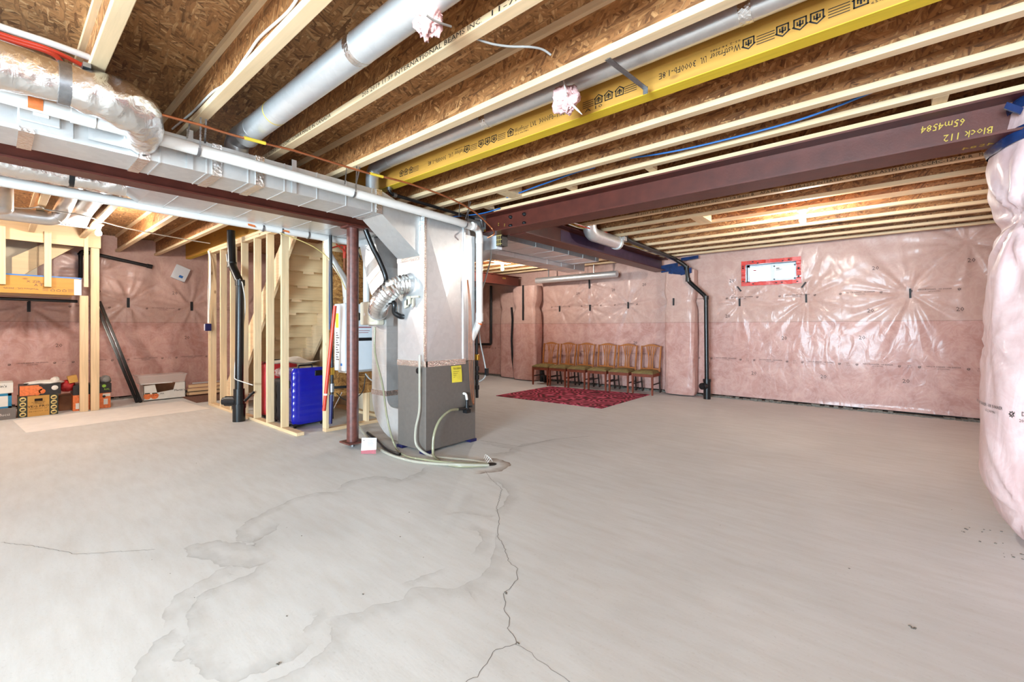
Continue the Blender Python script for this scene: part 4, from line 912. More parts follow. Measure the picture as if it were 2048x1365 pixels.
# ------------------------------------------------------------------ ducts far left bay
o = thing('round_duct', 'round metal duct with segmented elbow under the first joist, far left', 'duct', (-7.5, .2, 2.6))
e0 = (-7.55, -.9, 2.60); P = fil([e0, (-7.55, .50, 2.60), (-7.45, .56, 2.78), (-7.0, .57, 2.82), (-4.6, .57, 2.82)], .22, 7)
MB().tube(P[:6], .082, 20).build('duct_pipe', 'galv', o); MB().tube(P[5:-1], .075, 20).build('elbow', 'galv', o); MB().tube([P[-2], P[-1]], .07, 18).build('duct_pipe', 'galv', o)
o = thing('register_boot', 'wide shiny round duct and boot with perforated strip beside the left bulb', 'duct', (-8.0, .72, 2.7))
MB().tube([(-4.6, .76, 2.80), (-7.6, .74, 2.79)], .095, 22).build('duct_pipe', 'galv', o)
m = MB(); A = [(-8.05+.095*math.cos(a)*0+.45, .74+.095*math.cos(a), 2.79+.095*math.sin(a)) for a in [2*pi*k/16 for k in range(16)]]
B = []
for k in range(16):
    a = 2*pi*k/16; cx, sy = math.cos(a), math.sin(a); s_ = 1/max(abs(cx), abs(sy)); B.append((-8.3, .66+.17*cx*s_, 2.76+.075*sy*s_))
m.add(A+B, [(i, (i+1) % 16, 16+(i+1) % 16, 16+i) for i in range(16)], True); m.build('boot', 'galv', o)
m = MB(); m.box(-8.38, -8.34, .40, .915, ZJ-.004, ZJ+.012)
for k in range(14): m.box(-8.339, -8.3, .43+k*.034, .445+k*.034, ZJ-.004, ZJ+.004)
m.build('perforated_strip', 'vinyl', o)
m = MB(); m.cyl((-6.75, .02, 2.50), (-6.75, .02, 2.97), .12, 20); m.sphere((-6.75, .02, 2.50), .12, 18, 8, (1, 1, .5)); m.build('round_duct', 'galv', None, **T('stubby round metal duct cap at the left picture edge', 'duct'))
tubething('white_cable', smoothpath([zp(-10, 412, 2.66), zp(50, 417, 2.66), zp(80, 414, 2.66), zp(96, 420, 2.66), zp(170, 432, 2.665), zp(215, 446, 2.668), zp(270, 460, 2.67), zp(360, 477, 2.67), zp(420, 487, 2.67)], 5), .008, 'white_cable', 'white cable draped across the left joists past the left bulb', 'cable')
# ------------------------------------------------------------------ right and far services
o = thing('round_duct', 'short shiny round duct elbow hanging just beyond the red steel beam', 'duct', (-3.0, 5.6, 2.6))
P = fil([(-3.02, 5.27, 2.90), (-3.02, 5.27, 2.60), (-3.02, 6.10, 2.595)], .16, 5)
MB().tube(P[:-1], .095, 22).build('elbow', 'galv', o); MB().tube(P[-2:], .092, 22).build('duct_pipe', 'galv', o); m = MB(); ring(m, P[-1], (0, 1, 0), .105, .05, 22); m.build('collar', 'galv_dull', o)
MB().box(-3.13, -2.9, 6.12, 6.2, 2.62, ZJ).build('end_box', 'galv', o)
o = thing('drain_pipe', 'black plastic drain pipe running to the window wall, jogging right and down to the slab', 'pipe', (-2.4, 8.4, 0))
yw_ = 8.36
P = fil([(-2.93, 6.2, 2.86), (-2.93, 6.2, 2.66), Vector((-2.90, yw_-.12, 2.60)), yp(1373, 533, yw_), yp(1376, 562, yw_), yp(1412, 594, yw_), yp(1414, 792, yw_)], .07, 5)
MB().tube(P, .038, 16).build('pipe', 'abs', o)
bz = yp(1414, 758, yw_); m = MB(); m.cyl((bz.x, yw_, 0.), (bz.x, yw_, .32), .062, 18); ring(m, (bz.x, yw_, .34), (0, 0, 1), .07, .05); m.cyl((bz.x-.02, yw_-.02, .24), (bz.x-.05, yw_-.13, .24), .062, 16); m.build('cleanout_tee', 'abs', o)
for a_, b_ in ((1373, 536), (1376, 560), (1412, 596)): m = MB(); ring(m, yp(a_, b_, yw_), (0, 0, 1), .046, .07); m.build('coupling', 'abs', o)
m = MB(); m.cyl((bz.x-.05, yw_-.135, .24), (bz.x-.055, yw_-.15, .24), .05, 16); m.build('plug', 'iron', o)
for nm, lab, (x0, x1, y0, y1, zz0, zz1) in (('supply_duct', 'wide flat supply duct hugging the violet beam, undersides pinkish', (-4.12, -3.6, 4.1, 6.6, 2.42, 2.62)), ('supply_duct', 'lower flat duct with a dark side left of the wide supply duct', (-4.5, -4.14, 4.3, 7.05, 2.35, 2.62))):
    o = thing(nm, lab, 'duct', ((x0+x1)/2, (y0+y1)/2, zz0)); MB().box(x0, x1, y0, y1, zz0, zz1).build('duct_body', 'galv', o)
    for k in range(6): y = y0+.3+k*.42; m = MB(); m.box(x0-.003, x1+.003, y-.004, y+.004, zz0-.004, zz1+.003); m.build('seam', 'galv_dull', o)
m = MB(); m.lathe((-3.98, 4.02, 2.46), [(0, -.12), (.25, -.10), (.3, -.04), (.3, .1), (0, .12)], 26, 'y'); m.build('duct_end_cap', 'galv_dull', None, **T('rounded sheet metal duct end behind the small white carton', 'duct'))
o = thing('round_duct', 'long thin round duct along the top of the wall behind the chairs', 'duct', (-5.2, 8.4, 2.42)); MB().tube([(-6.25, 8.4, 2.43), (-4.15, 8.4, 2.43)], .07, 18).build('duct_pipe', 'galv', o)
for x in (-5.9, -4.7): m = MB(); m.box(x-.012, x+.012, 8.39, 8.41, 2.49, ZJ); m.build('hanger_strap', 'zinc', o)
tubething('black_pipe', fil([yp(982, 572, 8.67), yp(982, 689, 8.67), yp(925, 689, 8.67)], .06), .035, 'abs', 'black plastic pipe on the far pink wall turning a corner, beyond the furnace', 'pipe')
for k, (off, mt, lab) in enumerate(((0., 'white_cable', 'white cable lying on the violet beam'), (.03, 'yellow', 'yellow cable lying on the violet beam'), (.06, 'white_cable', 'second white cable looped beside the black drain pipe'), (.09, 'pex_red', 'orange cable curled above the violet beam'))):
    r0 = np.random.default_rng(40+k); pts = [(-3.08+off+r0.uniform(-.03, .03), y, 2.66+r0.uniform(-.02, .012)) for y in np.linspace(4.6, 8.2 if k != 3 else 6.5, 10)]
    tubething('cable', smoothpath(pts, 4), .007, mt, lab, 'cable')
# wrapped pilasters
def wrapped(name, label, xa, xb, ya, yb, zt, seed):
    nz, na = 44, 40; r0 = np.random.default_rng(seed); ph = r0.uniform(0, 6.3, 6); mb = MB(); vs = []; cx, cy = (xa+xb)/2, (ya+yb)/2; hx, hy = (xb-xa)/2, (yb-ya)/2
    for i in range(nz+1):
        z = .02+(zt-.02)*i/nz; g = 1-.14*math.exp(-((z-1.80)/.09)**2)-.10*max(0, 1-z/.08)
        for j in range(na):
            a = 2*pi*j/na; c_, s_ = math.cos(a), math.sin(a); e = 2/5.
            x = hx*abs(c_)**e*math.copysign(1, c_); y = hy*abs(s_)**e*math.copysign(1, s_)
            q = g*(1+.018*math.sin(5*a+3*z+ph[0])+.014*math.sin(11*a-5*z+ph[1])+.012*math.sin(7*z+ph[2])); vs.append((cx+x*q, cy+y*q, z))
    mb.add(vs, [(i*na+j, i*na+(j+1) % na, (i+1)*na+(j+1) % na, (i+1)*na+j) for i in range(nz) for j in range(na)], True); mb.add(vs[-na:], [tuple(range(na))])
    o = thing(name, label, 'pilaster', (cx, cy, 0)); mb.build('plastic_wrap', 'wrap', o); return o
pm = wrapped('wrapped_pilaster', 'pink plastic-wrapped pilaster under the violet beam, right of the chairs', -3.17, -2.60, 8.42, 8.715, 2.40, 1)
m = MB()
for k in range(3): m.obox((-3.05+.16*k, 8.40-.01*k, 2.46-.05*k), (.16-.03*k, 0, .015), (0, .012, 0), (0, 0, .07-.01*k))
m.obox((-2.95, 8.41, 2.36), (.12, 0, -.02), (0, .01, 0), (0, 0, .03)); m.obox((-2.72, 8.55, 2.63), (.16, 0, .01), (0, .01, 0), (0, 0, .03)); m.build('blue_tape', 'blue_tape', pm)
m = MB(); m.box(-2.99, -2.965, 8.395, 8.42, 1.73, 1.87); m.build('tape_tab', 'black_tape', pm)
pl_ = wrapped('wrapped_pilaster', 'pink plastic-wrapped pilaster left of the chairs with vertical black tape', -7.0, -6.28, 8.36, 8.715, 2.33, 2)
m = MB(); a, b = yp(1046, 571, 8.34), yp(1046, 641, 8.34); m.bar(a, b, .05, .006, (0, 1, 0)); m.build('black_tape', 'black_tape', pl_)
pl2 = wrapped('wrapped_pilaster', 'slim pink wrapped wall bulge with a long crooked black tape strip', -7.55, -7.03, 8.52, 8.715, 2.2, 3)
m = MB(); pts = [yp(1023, 615, 8.47), yp(1025, 640, 8.47), yp(1023, 680, 8.47), yp(1025, 720, 8.47), yp(1030, 758, 8.47)]
for p, q in zip(pts[:-1], pts[1:]): m.bar(p, q, .06, .006, (0, 1, 0))
m.build('black_tape', 'black_tape', pl2)
# big wrapped column at the right edge
nz, na = 120, 96; prof = [(0, .30), (.05, .35), (.12, .405), (.25, .455), (.4, .49), (.7, .485), (1.0, .478), (1.2, .468), (1.4, .462), (1.6, .455), (1.75, .435), (1.86, .415), (1.93, .395), (1.98, .40), (2.05, .425), (2.15, .445), (2.3, .45), (2.42, .435), (2.5, .42), (2.6, .40), (2.68, .37)]
pz = np.array([p[0] for p in prof]); pr_ = np.array([p[1] for p in prof]); r0 = np.random.default_rng(12); vs = []
zs = np.linspace(.0, 2.675, nz+1); aa = np.linspace(0, 2*pi, na, endpoint=False); ZZ, AA = np.meshgrid(zs, aa, indexing='ij')
H = np.interp(ZZ, pz, pr_); U_ = AA*.45; D = np.zeros_like(H)
for (ca, cz, A, s) in ((3.6, 1.93, .02, .35), (4.5, 1.93, .016, .4), (3.9, .25, .01, .4), (4.9, 2.45, .014, .35), (3.3, 1.2, .006, .5)):
    du, dv = U_-ca*.45, ZZ-cz; r = np.sqrt(du*du+dv*dv)+1e-6; th = np.arctan2(dv, du); D += A*np.exp(-r/s)*(1-np.exp(-(r/.07)**2))*(np.sin(8*th+ca)+.8*np.sin(15*th+ca*2))
for _ in range(14):
    a, b, p = r0.uniform(-14, 14), r0.uniform(-7, 7), r0.uniform(0, 6.3); D += .0022*np.sin(a*U_+b*ZZ+p)
Q = H+D; e = 2/2.7; CX, CY = np.cos(AA), np.sin(AA)
XX = 1.0+Q*np.abs(CX)**e*np.sign(CX); YY = 4.02+Q*.92*np.abs(CY)**e*np.sign(CY); XX = np.minimum(XX, X1-.03+0*XX)
mb = MB(); mb.add(np.stack([XX, YY, ZZ], -1).reshape(-1, 3).tolist(), [(i*na+j, i*na+(j+1) % na, (i+1)*na+(j+1) % na, (i+1)*na+j) for i in range(nz) for j in range(na)], True)
cl = thing('wrapped_column', 'big pale pink plastic-wrapped insulated column at the right picture edge', 'column', (1.0, 4.02, 0)); mb.build('plastic_wrap', 'wrap_col', cl)
def colpt(a, z, out=.006):
    q = float(np.interp(z, pz, pr_))+out; c, s = math.cos(a), math.sin(a); return Vector((min(1.0+q*abs(c)**e*math.copysign(1, c), X1-.03), 4.02+q*.92*abs(s)**e*math.copysign(1, s), z))
def colband(z0, tilt, hgt, name, mat, out=.014):
    m = MB(); n = 60; vs = []
    for k in range(n):
        a = 2*pi*k/n; zc = z0+tilt*math.cos(a-3.6)+.012*math.sin(3*a)+.008*math.sin(7*a)
        vs += [colpt(a, zc-hgt/2, out), colpt(a, zc+.0, out+.012+.006*math.sin(9*a)), colpt(a, zc+hgt/2, out)]
    m.add(vs, [(3*k+j, 3*((k+1) % n)+j, 3*((k+1) % n)+j+1, 3*k+j+1) for k in range(n) for j in range(2)], True); return m.build(name, mat, cl)
colband(2.455, -.05, .085, 'blue_tape', 'blue_tape'); colband(2.62, -.02, .08, 'blue_tape', 'blue_tape')
m = MB(); m.obox((.60, 3.70, 2.54), (.035, .02, -.02), (0, .008, 0), (.006, 0, .016)); m.build('blue_tape', 'blue_tape', cl)
m = MB(); 
def colwarp(v):  # v.x = angle position (metres along the face), v.z = height
    return colpt(3.95+v.x/.5, v.z, .012)
for k in range(2):
    write(m, 'DT', (.02+.62*k, 0, .82), (1, 0, 0), (0, 0, 1), .034, colwarp); write(m, '200118', (.022+.62*k, 0, .782), (1, 0, 0), (0, 0, 1), .024, colwarp)
    maple(m, (-.06+.62*k, 0, .81), (1, 0, 0), (0, 0, 1), .022, colwarp); maple(m, (.115+.62*k, 0, .80), (1, 0, 0), (0, 0, 1), .026, colwarp)
write(m, 'VAPOUR BARRIER - AIR BARRIER', (-.30, 0, .832), (1, 0, 0), (0, 0, 1), .027, colwarp, .9); write(m, '65-2.34-M86', (-.24, 0, .80), (1, 0, 0), (0, 0, 1), .022, colwarp); write(m, 'PRODUCT OF', (.27, 0, .80), (1, 0, 0), (0, 0, 1), .03, colwarp)
write(m, 'VAPOUR BARRIER - AIR BARRIER', (.10, 0, 1.875), (1, 0, 0), (0, 0, 1), .027, colwarp, .9); write(m, '65-2.34-M86', (.06, 0, 1.84), (1, 0, 0), (0, 0, 1), .022, colwarp)
m.build('printed_lettering', 'ink', cl)
m = MB(); r0 = np.random.default_rng(3)
for _ in range(60):
    a = r0.uniform(2.6, 5.6); rr = r0.uniform(.33, .62); s = r0.uniform(.002, .008); m.sphere((1.0+rr*math.cos(a), 4.02+rr*.92*math.sin(a), .001), s, 6, 4, (1, 1, .5))
m.build('mortar_crumbs', 'mortar', None, **{'kind': 'stuff', 'label': 'grey mortar crumbs scattered on the slab round the column foot', 'category': 'rubble'})
m = MB(); r0 = np.random.default_rng(21)
for (a, b) in ((1826, 1256), (1034, 1284), (1012, 1186), (395, 927), (570, 950), (600, 1072), (845, 1117), (578, 1230), (385, 1195), (1600, 770), (310, 1120), (1700, 1140), (1440, 1050), (800, 1075), (575, 1055), (820, 1025), (1900, 1020), (345, 1145), (555, 1327), (720, 1190)):
    p = zp(a, b)
    for _ in range(4 if a in (1826, 1034, 1012, 555) else 1): m.sphere(p+Vector((r0.uniform(-.012, .012), r0.uniform(-.012, .012), 0)), r0.uniform(.002, .005), 6, 4, (1.5, 1, .6))
m.build('floor_grit', 'mortar', None, **{'kind': 'stuff', 'label': 'tiny crumbs of grit scattered over the open concrete floor', 'category': 'grit'})
# ------------------------------------------------------------------ humidifier and its hoses
hm = thing('humidifier', 'beige box humidifier with silver flexible elbow duct beside the furnace', 'humidifier', (-4.5, 2.85, 1.3))
hy = ry0-.20
c0, c1 = yp(719, 600, hy), yp(752, 646, hy)
m = MB(); m.box(c0.x, c1.x+.02, hy, hy+.10, 1.33, 1.60); m.build('cover', 'beige', hm, bevel=.02)
m = MB(); m.lathe((c1.x-.08, hy-.002, 1.47), [(0, -.012), (.10, -.010), (.105, .0)], 24, 'y'); m.build('round_boss', 'beige', hm)
m = MB(); m.box(c0.x+.02, c1.x+.05, hy+.10, ry0-.003, 1.32, 1.61); m.build('housing', 'galv_dull', hm)
MB().box(c0.x+.095, c0.x+.125, hy-.003, hy, 1.44, 1.47).build('label', 'paper', hm)
s0 = yp(756, 623, hy+.0); s1 = yp(761, 603, hy-.09); s2 = yp(778, 583, hy-.10); s3 = yp(798, 571, pY0-.12); s4 = yp(817, 569, pY0-.02)
P = smoothpath([s0, s1, s2, s3, s4], 9); m = MB(); R = [.098+(.007 if k % 2 else -.006) for k in range(len(P))]
m.tube(P, R, 26, True, False); m.build('flexible_duct', 'flexalu', hm)
m = MB(); dr = (P[-1]-P[-4]).normalized(); ring(m, P[-1], dr, .104, .05, 26); m.build('collar', 'galv', hm); m = MB(); ring(m, P[0], (P[1]-P[0]), .106, .03, 26); m.build('collar', 'galv', hm)
m = MB(); m.lathe((P[-1].x+.01, pY0-.004, P[-1].z), [(0, -.012), (.12, -.012), (.125, 0)], 26, 'y'); m.build('collar_plate', 'galv', hm)
m = MB(); a = yp(826, 602, pY0-.02); m.box(a.x-.10, a.x+.10, pY0-.03, pY0-.012, a.z+.03, a.z+.05)
for (dx, dz, w_) in ((-.09, -.03, .03), (-.05, .0, .03), (.02, -.02, .012)): m.obox((a.x+dx, pY0-.035, a.z+dz), (w_, 0, .01), (0, .008, 0), (0, 0, .04))
m.build('duct_tie', 'beige', hm)
bp = [xp(731, 460, -4.30), xp(745, 495, -4.28), xp(760, 525, -4.26), xp(772, 563, -4.24), Vector((-4.2, 2.72, 1.62)), yp(786, 605, 2.72), yp(789, 625, 2.74), yp(800, 633, pY0-.05), yp(806, 634, pY0-.01)]
o = thing('black_hose', 'black insulated hose curving from the ceiling behind the silver elbow to the plenum', 'hose', bp[0]); MB().tube(smoothpath(bp, 6), .028, 14).build('hose', 'abs', o)
# ------------------------------------------------------------------ utility wall: studs, osb, water heater, pipes
ux = -5.24
uw = thing('utility_wall', 'short framed utility wall with an osb backing board behind the water heater', 'wall frame', (ux, 3.1, 0))
m = MB(); m.box(ux-.09, ux, 2.66, 3.75, 0, .04); m.build('bottom_plate', 'pine_y', uw, bevel=.002)
for (y, z1) in ((2.66, 2.66), (3.22, .46), (3.70, 2.66)): m = MB(); m.box(ux-.089, ux, y, y+.04, .041, z1); m.build('stud', 'pine_z', uw, bevel=.002)
m = MB(); m.box(ux-.09, ux, 2.66, 3.75, 2.62, 2.66); m.build('top_plate', 'pine_y', uw)
m = MB(); m.box(ux+.001, ux+.016, 2.705, 3.76, .43, 2.26); m.build('osb_backing', 'osbpanel', uw)
m = MB(); m.box(ux+.001, ux+.014, 2.705, 3.76, 2.262, 2.62); m.build('upper_sheathing', 'ply_z', uw)
m = MB(); a = xp(652, 505, ux+.02); b = xp(654, 660, ux+.02); m.bar(Vector((ux+.004, 2.702, a.z)), Vector((ux+.004, 2.702, b.z)), .01, .004); m.build('blue_paint_edge', 'blue_cable', uw)
wh = thing('water_heater', 'white tankless water heater on the osb board behind the steel post', 'water heater', (-5.1, 2.95, .76))
hx1 = -4.97; y0, y1 = 2.755, 3.20
m = MB(); m.box(ux+.02, hx1, y0, y1, .765, 1.60); m.build('cabinet', 'white', wh, bevel=.012)
m = MB(); m.box(ux+.05, hx1-.03, y0+.04, y1-.04, .74, .768); m.build('base', 'galv_dull', wh)
m = MB(); m.box(ux+.06, hx1-.10, y0-.003, y0-.001, .85, 1.28); sl = m.build('side_label', 'paper', wh)
m = MB()
for k in range(12): m.box(ux+.075, hx1-.12-.02*(k % 3), y0-.005, y0-.0035, .90+.03*k, .912+.03*k)
m.build('label_print', 'ink_soft', sl)
m = MB(); m.box(ux+.06, hx1-.14, y0-.003, y0-.001, 1.30, 1.48); m.build('yellow_label', 'tag', wh)
m = MB(); m.box(hx1-.09, hx1-.05, y0-.003, y0-.001, .83, .86); m.build('blue_sticker', 'blue_cable', wh)
m = MB(); m.box(hx1+.001, hx1+.004, 2.94, 3.13, 1.135, 1.175); m.build('black_nameplate', 'black', wh)
m = MB(); m.box(hx1+.001, hx1+.003, 2.90, 3.12, 1.30, 1.312); m.box(hx1+.001, hx1+.003, 2.94, 3.10, 1.26, 1.266); m.box(hx1+.001, hx1+.003, 2.94, 3.08, 1.235, 1.241); m.build('front_print', 'red_print', wh)
m = MB(); m.lathe((hx1+.001, 2.93, 1.44), [(.0, .006), (.035, .006), (.05, .002), (.055, 0)], 20, 'x'); m.build('round_gauge', 'black', wh)
# black gas pipe in front of the osb
xg = -4.98
gp = [xp(661, 465, xg), xp(664, 720, xg), xp(664, 770, xg), xp(664, 838, xg)]
o = thing('gas_pipe', 'black gas pipe dropping past the water heater with a brass valve', 'pipe', (gp[3].x, gp[3].y, gp[3].z))
MB().tube(gp, .018, 12).build('pipe', 'iron', o)
q = xp(664, 742, xg); m = MB(); m.box(q.x-.02, q.x+.02, q.y-.025, q.y+.025, q.z-.05, q.z+.04); m.build('brass_valve', 'brass', o, bevel=.006)
q = xp(664, 776, xg); m = MB(); ring(m, q, (0, 0, 1), .027, .10); ring(m, q+Vector((0, 0, -.12)), (0, 0, 1), .026, .08); m.build('tee', 'zinc', o)
MB().tube([q, xp(695, 774, xg), xp(712, 768, xg-.02), xp(714, 745, xg-.06)], .017, 10).build('branch', 'iron', o)
ring(MB(), q, (0, 0, 1), .02, .1)
m = MB(); a, b = xp(663, 790, xg+.005), xp(661, 848, xg+.005); m.tube([a, b], [.024, .02], 10); m.build('sleeve', 'navy', o)
# red pipe leaning, red verticals, brace
a, b = xp(670, 612, -4.94), xp(648, 822, -5.02)
o = thing('red_pipe', 'long red plastic pipe leaning against the stud by the blue suitcase', 'pipe', b); MB().tube([a, b], .021, 12).build('pipe', 'pex_red', o)
c = a.lerp(b, .845); m = MB(); ring(m, c, b-a, .024, .022); m.build('white_band', 'pvc', o)
o = thing('red_pipe', 'red and copper water pipe with crossing red tubes above the water heater', 'pipe', xp(689, 600, -5.12))
m = MB(); m.tube([xp(689, 492, -5.12), xp(689, 517, -5.12)], .02, 12); m.tube(fil([xp(660, 497, -5.14), xp(682, 491, -5.10), xp(700, 494, -5.10)], .02), .009, 8); m.tube([xp(672, 488, -5.1), xp(692, 506, -5.08)], .008, 8); m.build('red_tube', 'pex_red', o)
MB().tube([xp(689, 517, -5.12), xp(689, 600, -5.12)], .016, 12).build('copper_tube', 'copper_dark', o)
m = MB(); ring(m, xp(689, 598, -5.12), (0, 0, 1), .022, .04); m.build('shutoff', 'zinc', o)
o = thing('red_pipe', 'pair of red copper pipes on the osb right of the steel post', 'pipe', xp(735, 585, -5.15))
for k in (734, 738): MB().tube([xp(k, 520+k-734, -5.16), xp(k, 588, -5.16)], .011, 10).build('tube', 'pex_red', o)
tubething('black_cable', smoothpath([xp(725, 490, -5.15), xp(716, 500, -5.12), xp(720, 515, -5.14), xp(722, 520, -5.15)], 5), .008, 'iron', 'short looped black cable at the top right of the osb board', 'cable')
tubething('black_cable', smoothpath([xp(673, 787, -5.0), xp(690, 800, -4.98), xp(710, 797, -4.98), xp(726, 782, -4.98), xp(731, 750, -5.0)], 6), .006, 'iron', 'thin black cable looping under the water heater', 'cable')
tubething('yellow_cable', smoothpath([xp(560, 466, -4.9), xp(620, 490, -4.95), xp(655, 515, -5.0), xp(675, 545, -5.02), xp(692, 580, -5.05)], 6), .006, 'cream', 'thin cream cable slanting down across the osb board', 'cable')
m = MB(); m.bar(xp(684, 785, -5.0), xp(662, 828, -5.0), .012, .004); m.build('metal_strap', 'zinc', None, **T('thin metal strap slanting below the water heater near the stud foot', 'strap'))
m = MB(); m.tube(smoothpath([xp(731, 748, -4.99), xp(738, 757, -4.93), xp(745, 762, -4.85)], 4), .01, 8); m.build('white_hose', 'grey_cable', None, **T('short grey hose from the water heater base to the return duct', 'hose'))
# ------------------------------------------------------------------ stud wall by the stairs
sw = thing('stud_wall', 'open stud wall in front of the stairs, bare pine studs on a plate', 'wall frame', (-6.9, 2.37, 0))
m = MB(); m.box(-8.62, -5.30, 2.33, 2.42, 0, .04); m.build('bottom_plate', 'pine_x', sw, bevel=.003)
m = MB(); m.box(-8.62, -5.70, 2.33, 2.42, 2.545, 2.585); m.box(-8.62, -5.70, 2.33, 2.42, 2.588, 2.628); m.build('top_plate', 'pine_x', sw, bevel=.003)
for x in (-8.62, -8.545, -8.04, -7.58, -7.12, -6.64, -6.21, -5.76):
    m = MB(); m.box(x, x+.039, 2.331, 2.419, .041, 2.544); m.build('stud', 'pine_z', sw, bevel=.002)
sw2 = thing('stud_wall', 'second stud wall with sheet backing on the far side of the stairs', 'wall frame', (-6.9, 3.6, 0))
m = MB(); m.box(-8.62, -5.4, 3.58, 3.67, 0, .04); m.build('bottom_plate', 'pine_x', sw2)
for k in range(8): m = MB(); x = -8.62+.45*k; m.box(x, x+.039, 3.58, 3.67, .041, 2.60); m.build('stud', 'pine_z', sw2, bevel=.002)
m = MB(); m.box(-8.62, -5.4, 3.672, 3.684, .02, 2.66); m.build('backing_sheet', 'drywall', sw2)
# stairs: rise towards +x, seen from below
st = thing('staircase', 'unfinished wooden staircase seen from below through the studs', 'stairs', (-7.0, 3.0, 0))
sx = lambda z: -7.45+(z-.9)*1.0
for y in (2.50, 3.47):
    m = MB(); P = [(-8.36, 0), (-8.05, 0.), (sx(2.62)+.10, 2.62), (sx(2.62)-.26, 2.62), (-8.42, .26)]
    m.prism([(x, y, z) for x, z in P], (0, .04, 0)); m.build('stringer', 'pine_x', st, bevel=.003)
for k in range(12):
    z = .195*(k+1); x = sx(z)-.17
    m = MB(); m.box(x-.235, x+.02, 2.54, 3.47, z-.022, z); m.build('tread', 'ply', st)
    m = MB(); m.box(x+.002, x+.016, 2.54, 3.47, z-.024-.0, z+.195-.022); m.build('riser', 'ply', st)
    m = MB(); m.box(x-.02, x+.001, 2.9, 3.05, z-.06, z-.023); m.build('glue_block', 'pine_y', st)
# black stack pipe with cleanout
ya = 2.20
ap = [yp(478, 800, ya), yp(480, 566, ya), yp(464, 530, ya), yp(462, 470, ya), Vector((yp(462, 470, ya).x, ya, 2.70))]
o = thing('drain_stack', 'black plastic drain stack with a kink in front of the stud wall', 'pipe', (-6.74, ya, 0))
MB().tube(fil(ap, .07, 5), .052, 18).build('pipe', 'abs', o)
bx = ap[0].x; m = MB(); m.cyl((bx, ya, .0), (bx, ya, .20), .078, 20); ring(m, (bx, ya, .21), (0, 0, 1), .085, .06, 20); ring(m, (bx, ya, .40), (0, 0, 1), .068, .10, 20); m.cyl((bx, ya, .2), (bx, ya, .36), .07, 18); m.cyl((bx-.02, ya-.02, .28), (bx-.13, ya-.12, .28), .07, 16); m.cyl((bx-.13, ya-.12, .28), (bx-.16, ya-.15, .28), .05, 12); m.build('cleanout_tee', 'abs', o)
m = MB(); ring(m, ap[1], (0, 0, 1), .06, .08, 18); ring(m, ap[2], (0, 0, 1), .06, .08, 18); m.build('coupling', 'abs', o)
MB().tube([yp(489, 803, ya), yp(508, 784, 2.32)], .018, 10).build('side_arm', 'abs', o)
pts = []
for k in range(30):
    z = 2.35-1.75*k/29; cx = np.interp(z, [1.93, 2.2], [ap[1].x, ap[3].x]); a = 4.2+.55*k*1.1
    pts.append((cx+.062*math.cos(a*.35+3.4), ya+.062*math.sin(a*.35+3.4), z))
pts += [(bx+.1, ya+.0, .56), (bx+.3, ya+.07, .52)]
tubething('white_cable', smoothpath(pts, 4), .007, 'white_cable', 'white cable wound loosely round the black drain stack', 'cable')
# electrical box and cable bundle on the end stud
q = xp(424, 655, -8.54); o = thing('junction_box', 'small blue electrical box with white face on the end stud', 'electrical box', q)
m = MB(); m.box(-8.50, -8.45, 2.25, 2.331, q.z-.06, q.z+.06); m.build('box', 'navy', o, bevel=.004); m = MB(); m.box(-8.56, -8.501, 2.255, 2.33, q.z-.055, q.z+.055); m.build('face', 'white', o)
for k in range(4):
    r0 = np.random.default_rng(60+k); x = -8.53+.02*k; pts = [(x, 2.30, 2.58), (x+.03, 2.315, 2.45), (x+.05+r0.uniform(-.02, .02), 2.31, 2.2), (x+.05+r0.uniform(-.03, .03), 2.30, 1.9), (x+.03+r0.uniform(-.02, .02), 2.30, 1.65), (x+.04, 2.29, q.z+.07+.0*k)]
    tubething('white_cable', smoothpath(pts, 5), .0065, 'white_cable', 'white cable dropping down the end stud into the blue box', 'cable', 'white cables on the end stud')
# ------------------------------------------------------------------ suitcases and what lies on them
def suitcase(name, label, x0, x1, y0, y1, z1, mat, ridges):
    o = thing(name, label, 'suitcase', ((x0+x1)/2, (y0+y1)/2, 0)); m = MB(); nz, na = 30, 44; vs = []
    cx, cy, hx, hy_ = (x0+x1)/2, (y0+y1)/2, (x1-x0)/2, (y1-y0)/2; z0 = .045
    for i in range(nz+1):
        t = i/nz; z = z0+(z1-z0)*t; ed = min(t, 1-t)*(z1-z0); g = 1-.14*max(0, 1-ed/.06)**2*1.0; w_ = .003*math.sin(t*2*pi*ridges) if .1 < t < .9 else 0
        for j in range(na):
            a = 2*pi*j/na; c, s = math.cos(a), math.sin(a); e_ = 2/7
            vs.append((cx+(hx*g+w_)*abs(c)**e_*math.copysign(1, c), cy+(hy_*g+w_)*abs(s)**e_*math.copysign(1, s), z))
    m.add(vs, [(i*na+j, i*na+(j+1) % na, (i+1)*na+(j+1) % na, (i+1)*na+j) for i in range(nz) for j in range(na)], True); m.add(vs[:na], [tuple(reversed(range(na)))]); m.add(vs[-na:], [tuple(range(na))]); m.build('shell', mat, o)
    m = MB(); zf = .02
    for sx_ in (x0+.05, x1-.05):
        for sy in (y0+.05, y1-.05): MB().cyl((sx_, sy-.012, .024), (sx_, sy+.012, .024), .024, 12).build('wheel', 'black', o)
    m = MB(); m.box(x0+.02, x1-.02, y0+.03, y1-.03, .035, .06); m.build('base', 'black', o)
    m = MB(); m.tube(fil([(cx, cy-.09, z1-.01), (cx, cy-.09, z1+.025), (cx, cy+.09, z1+.025), (cx, cy+.09, z1-.01)], .02), .01, 8); m.build('handle', 'black', o)
    m = MB(); m.box(cx-.006, cx+.006, y0-.004, y1+.004, .1, z1-.08); m.build('zip_band', 'black', o)
    return o
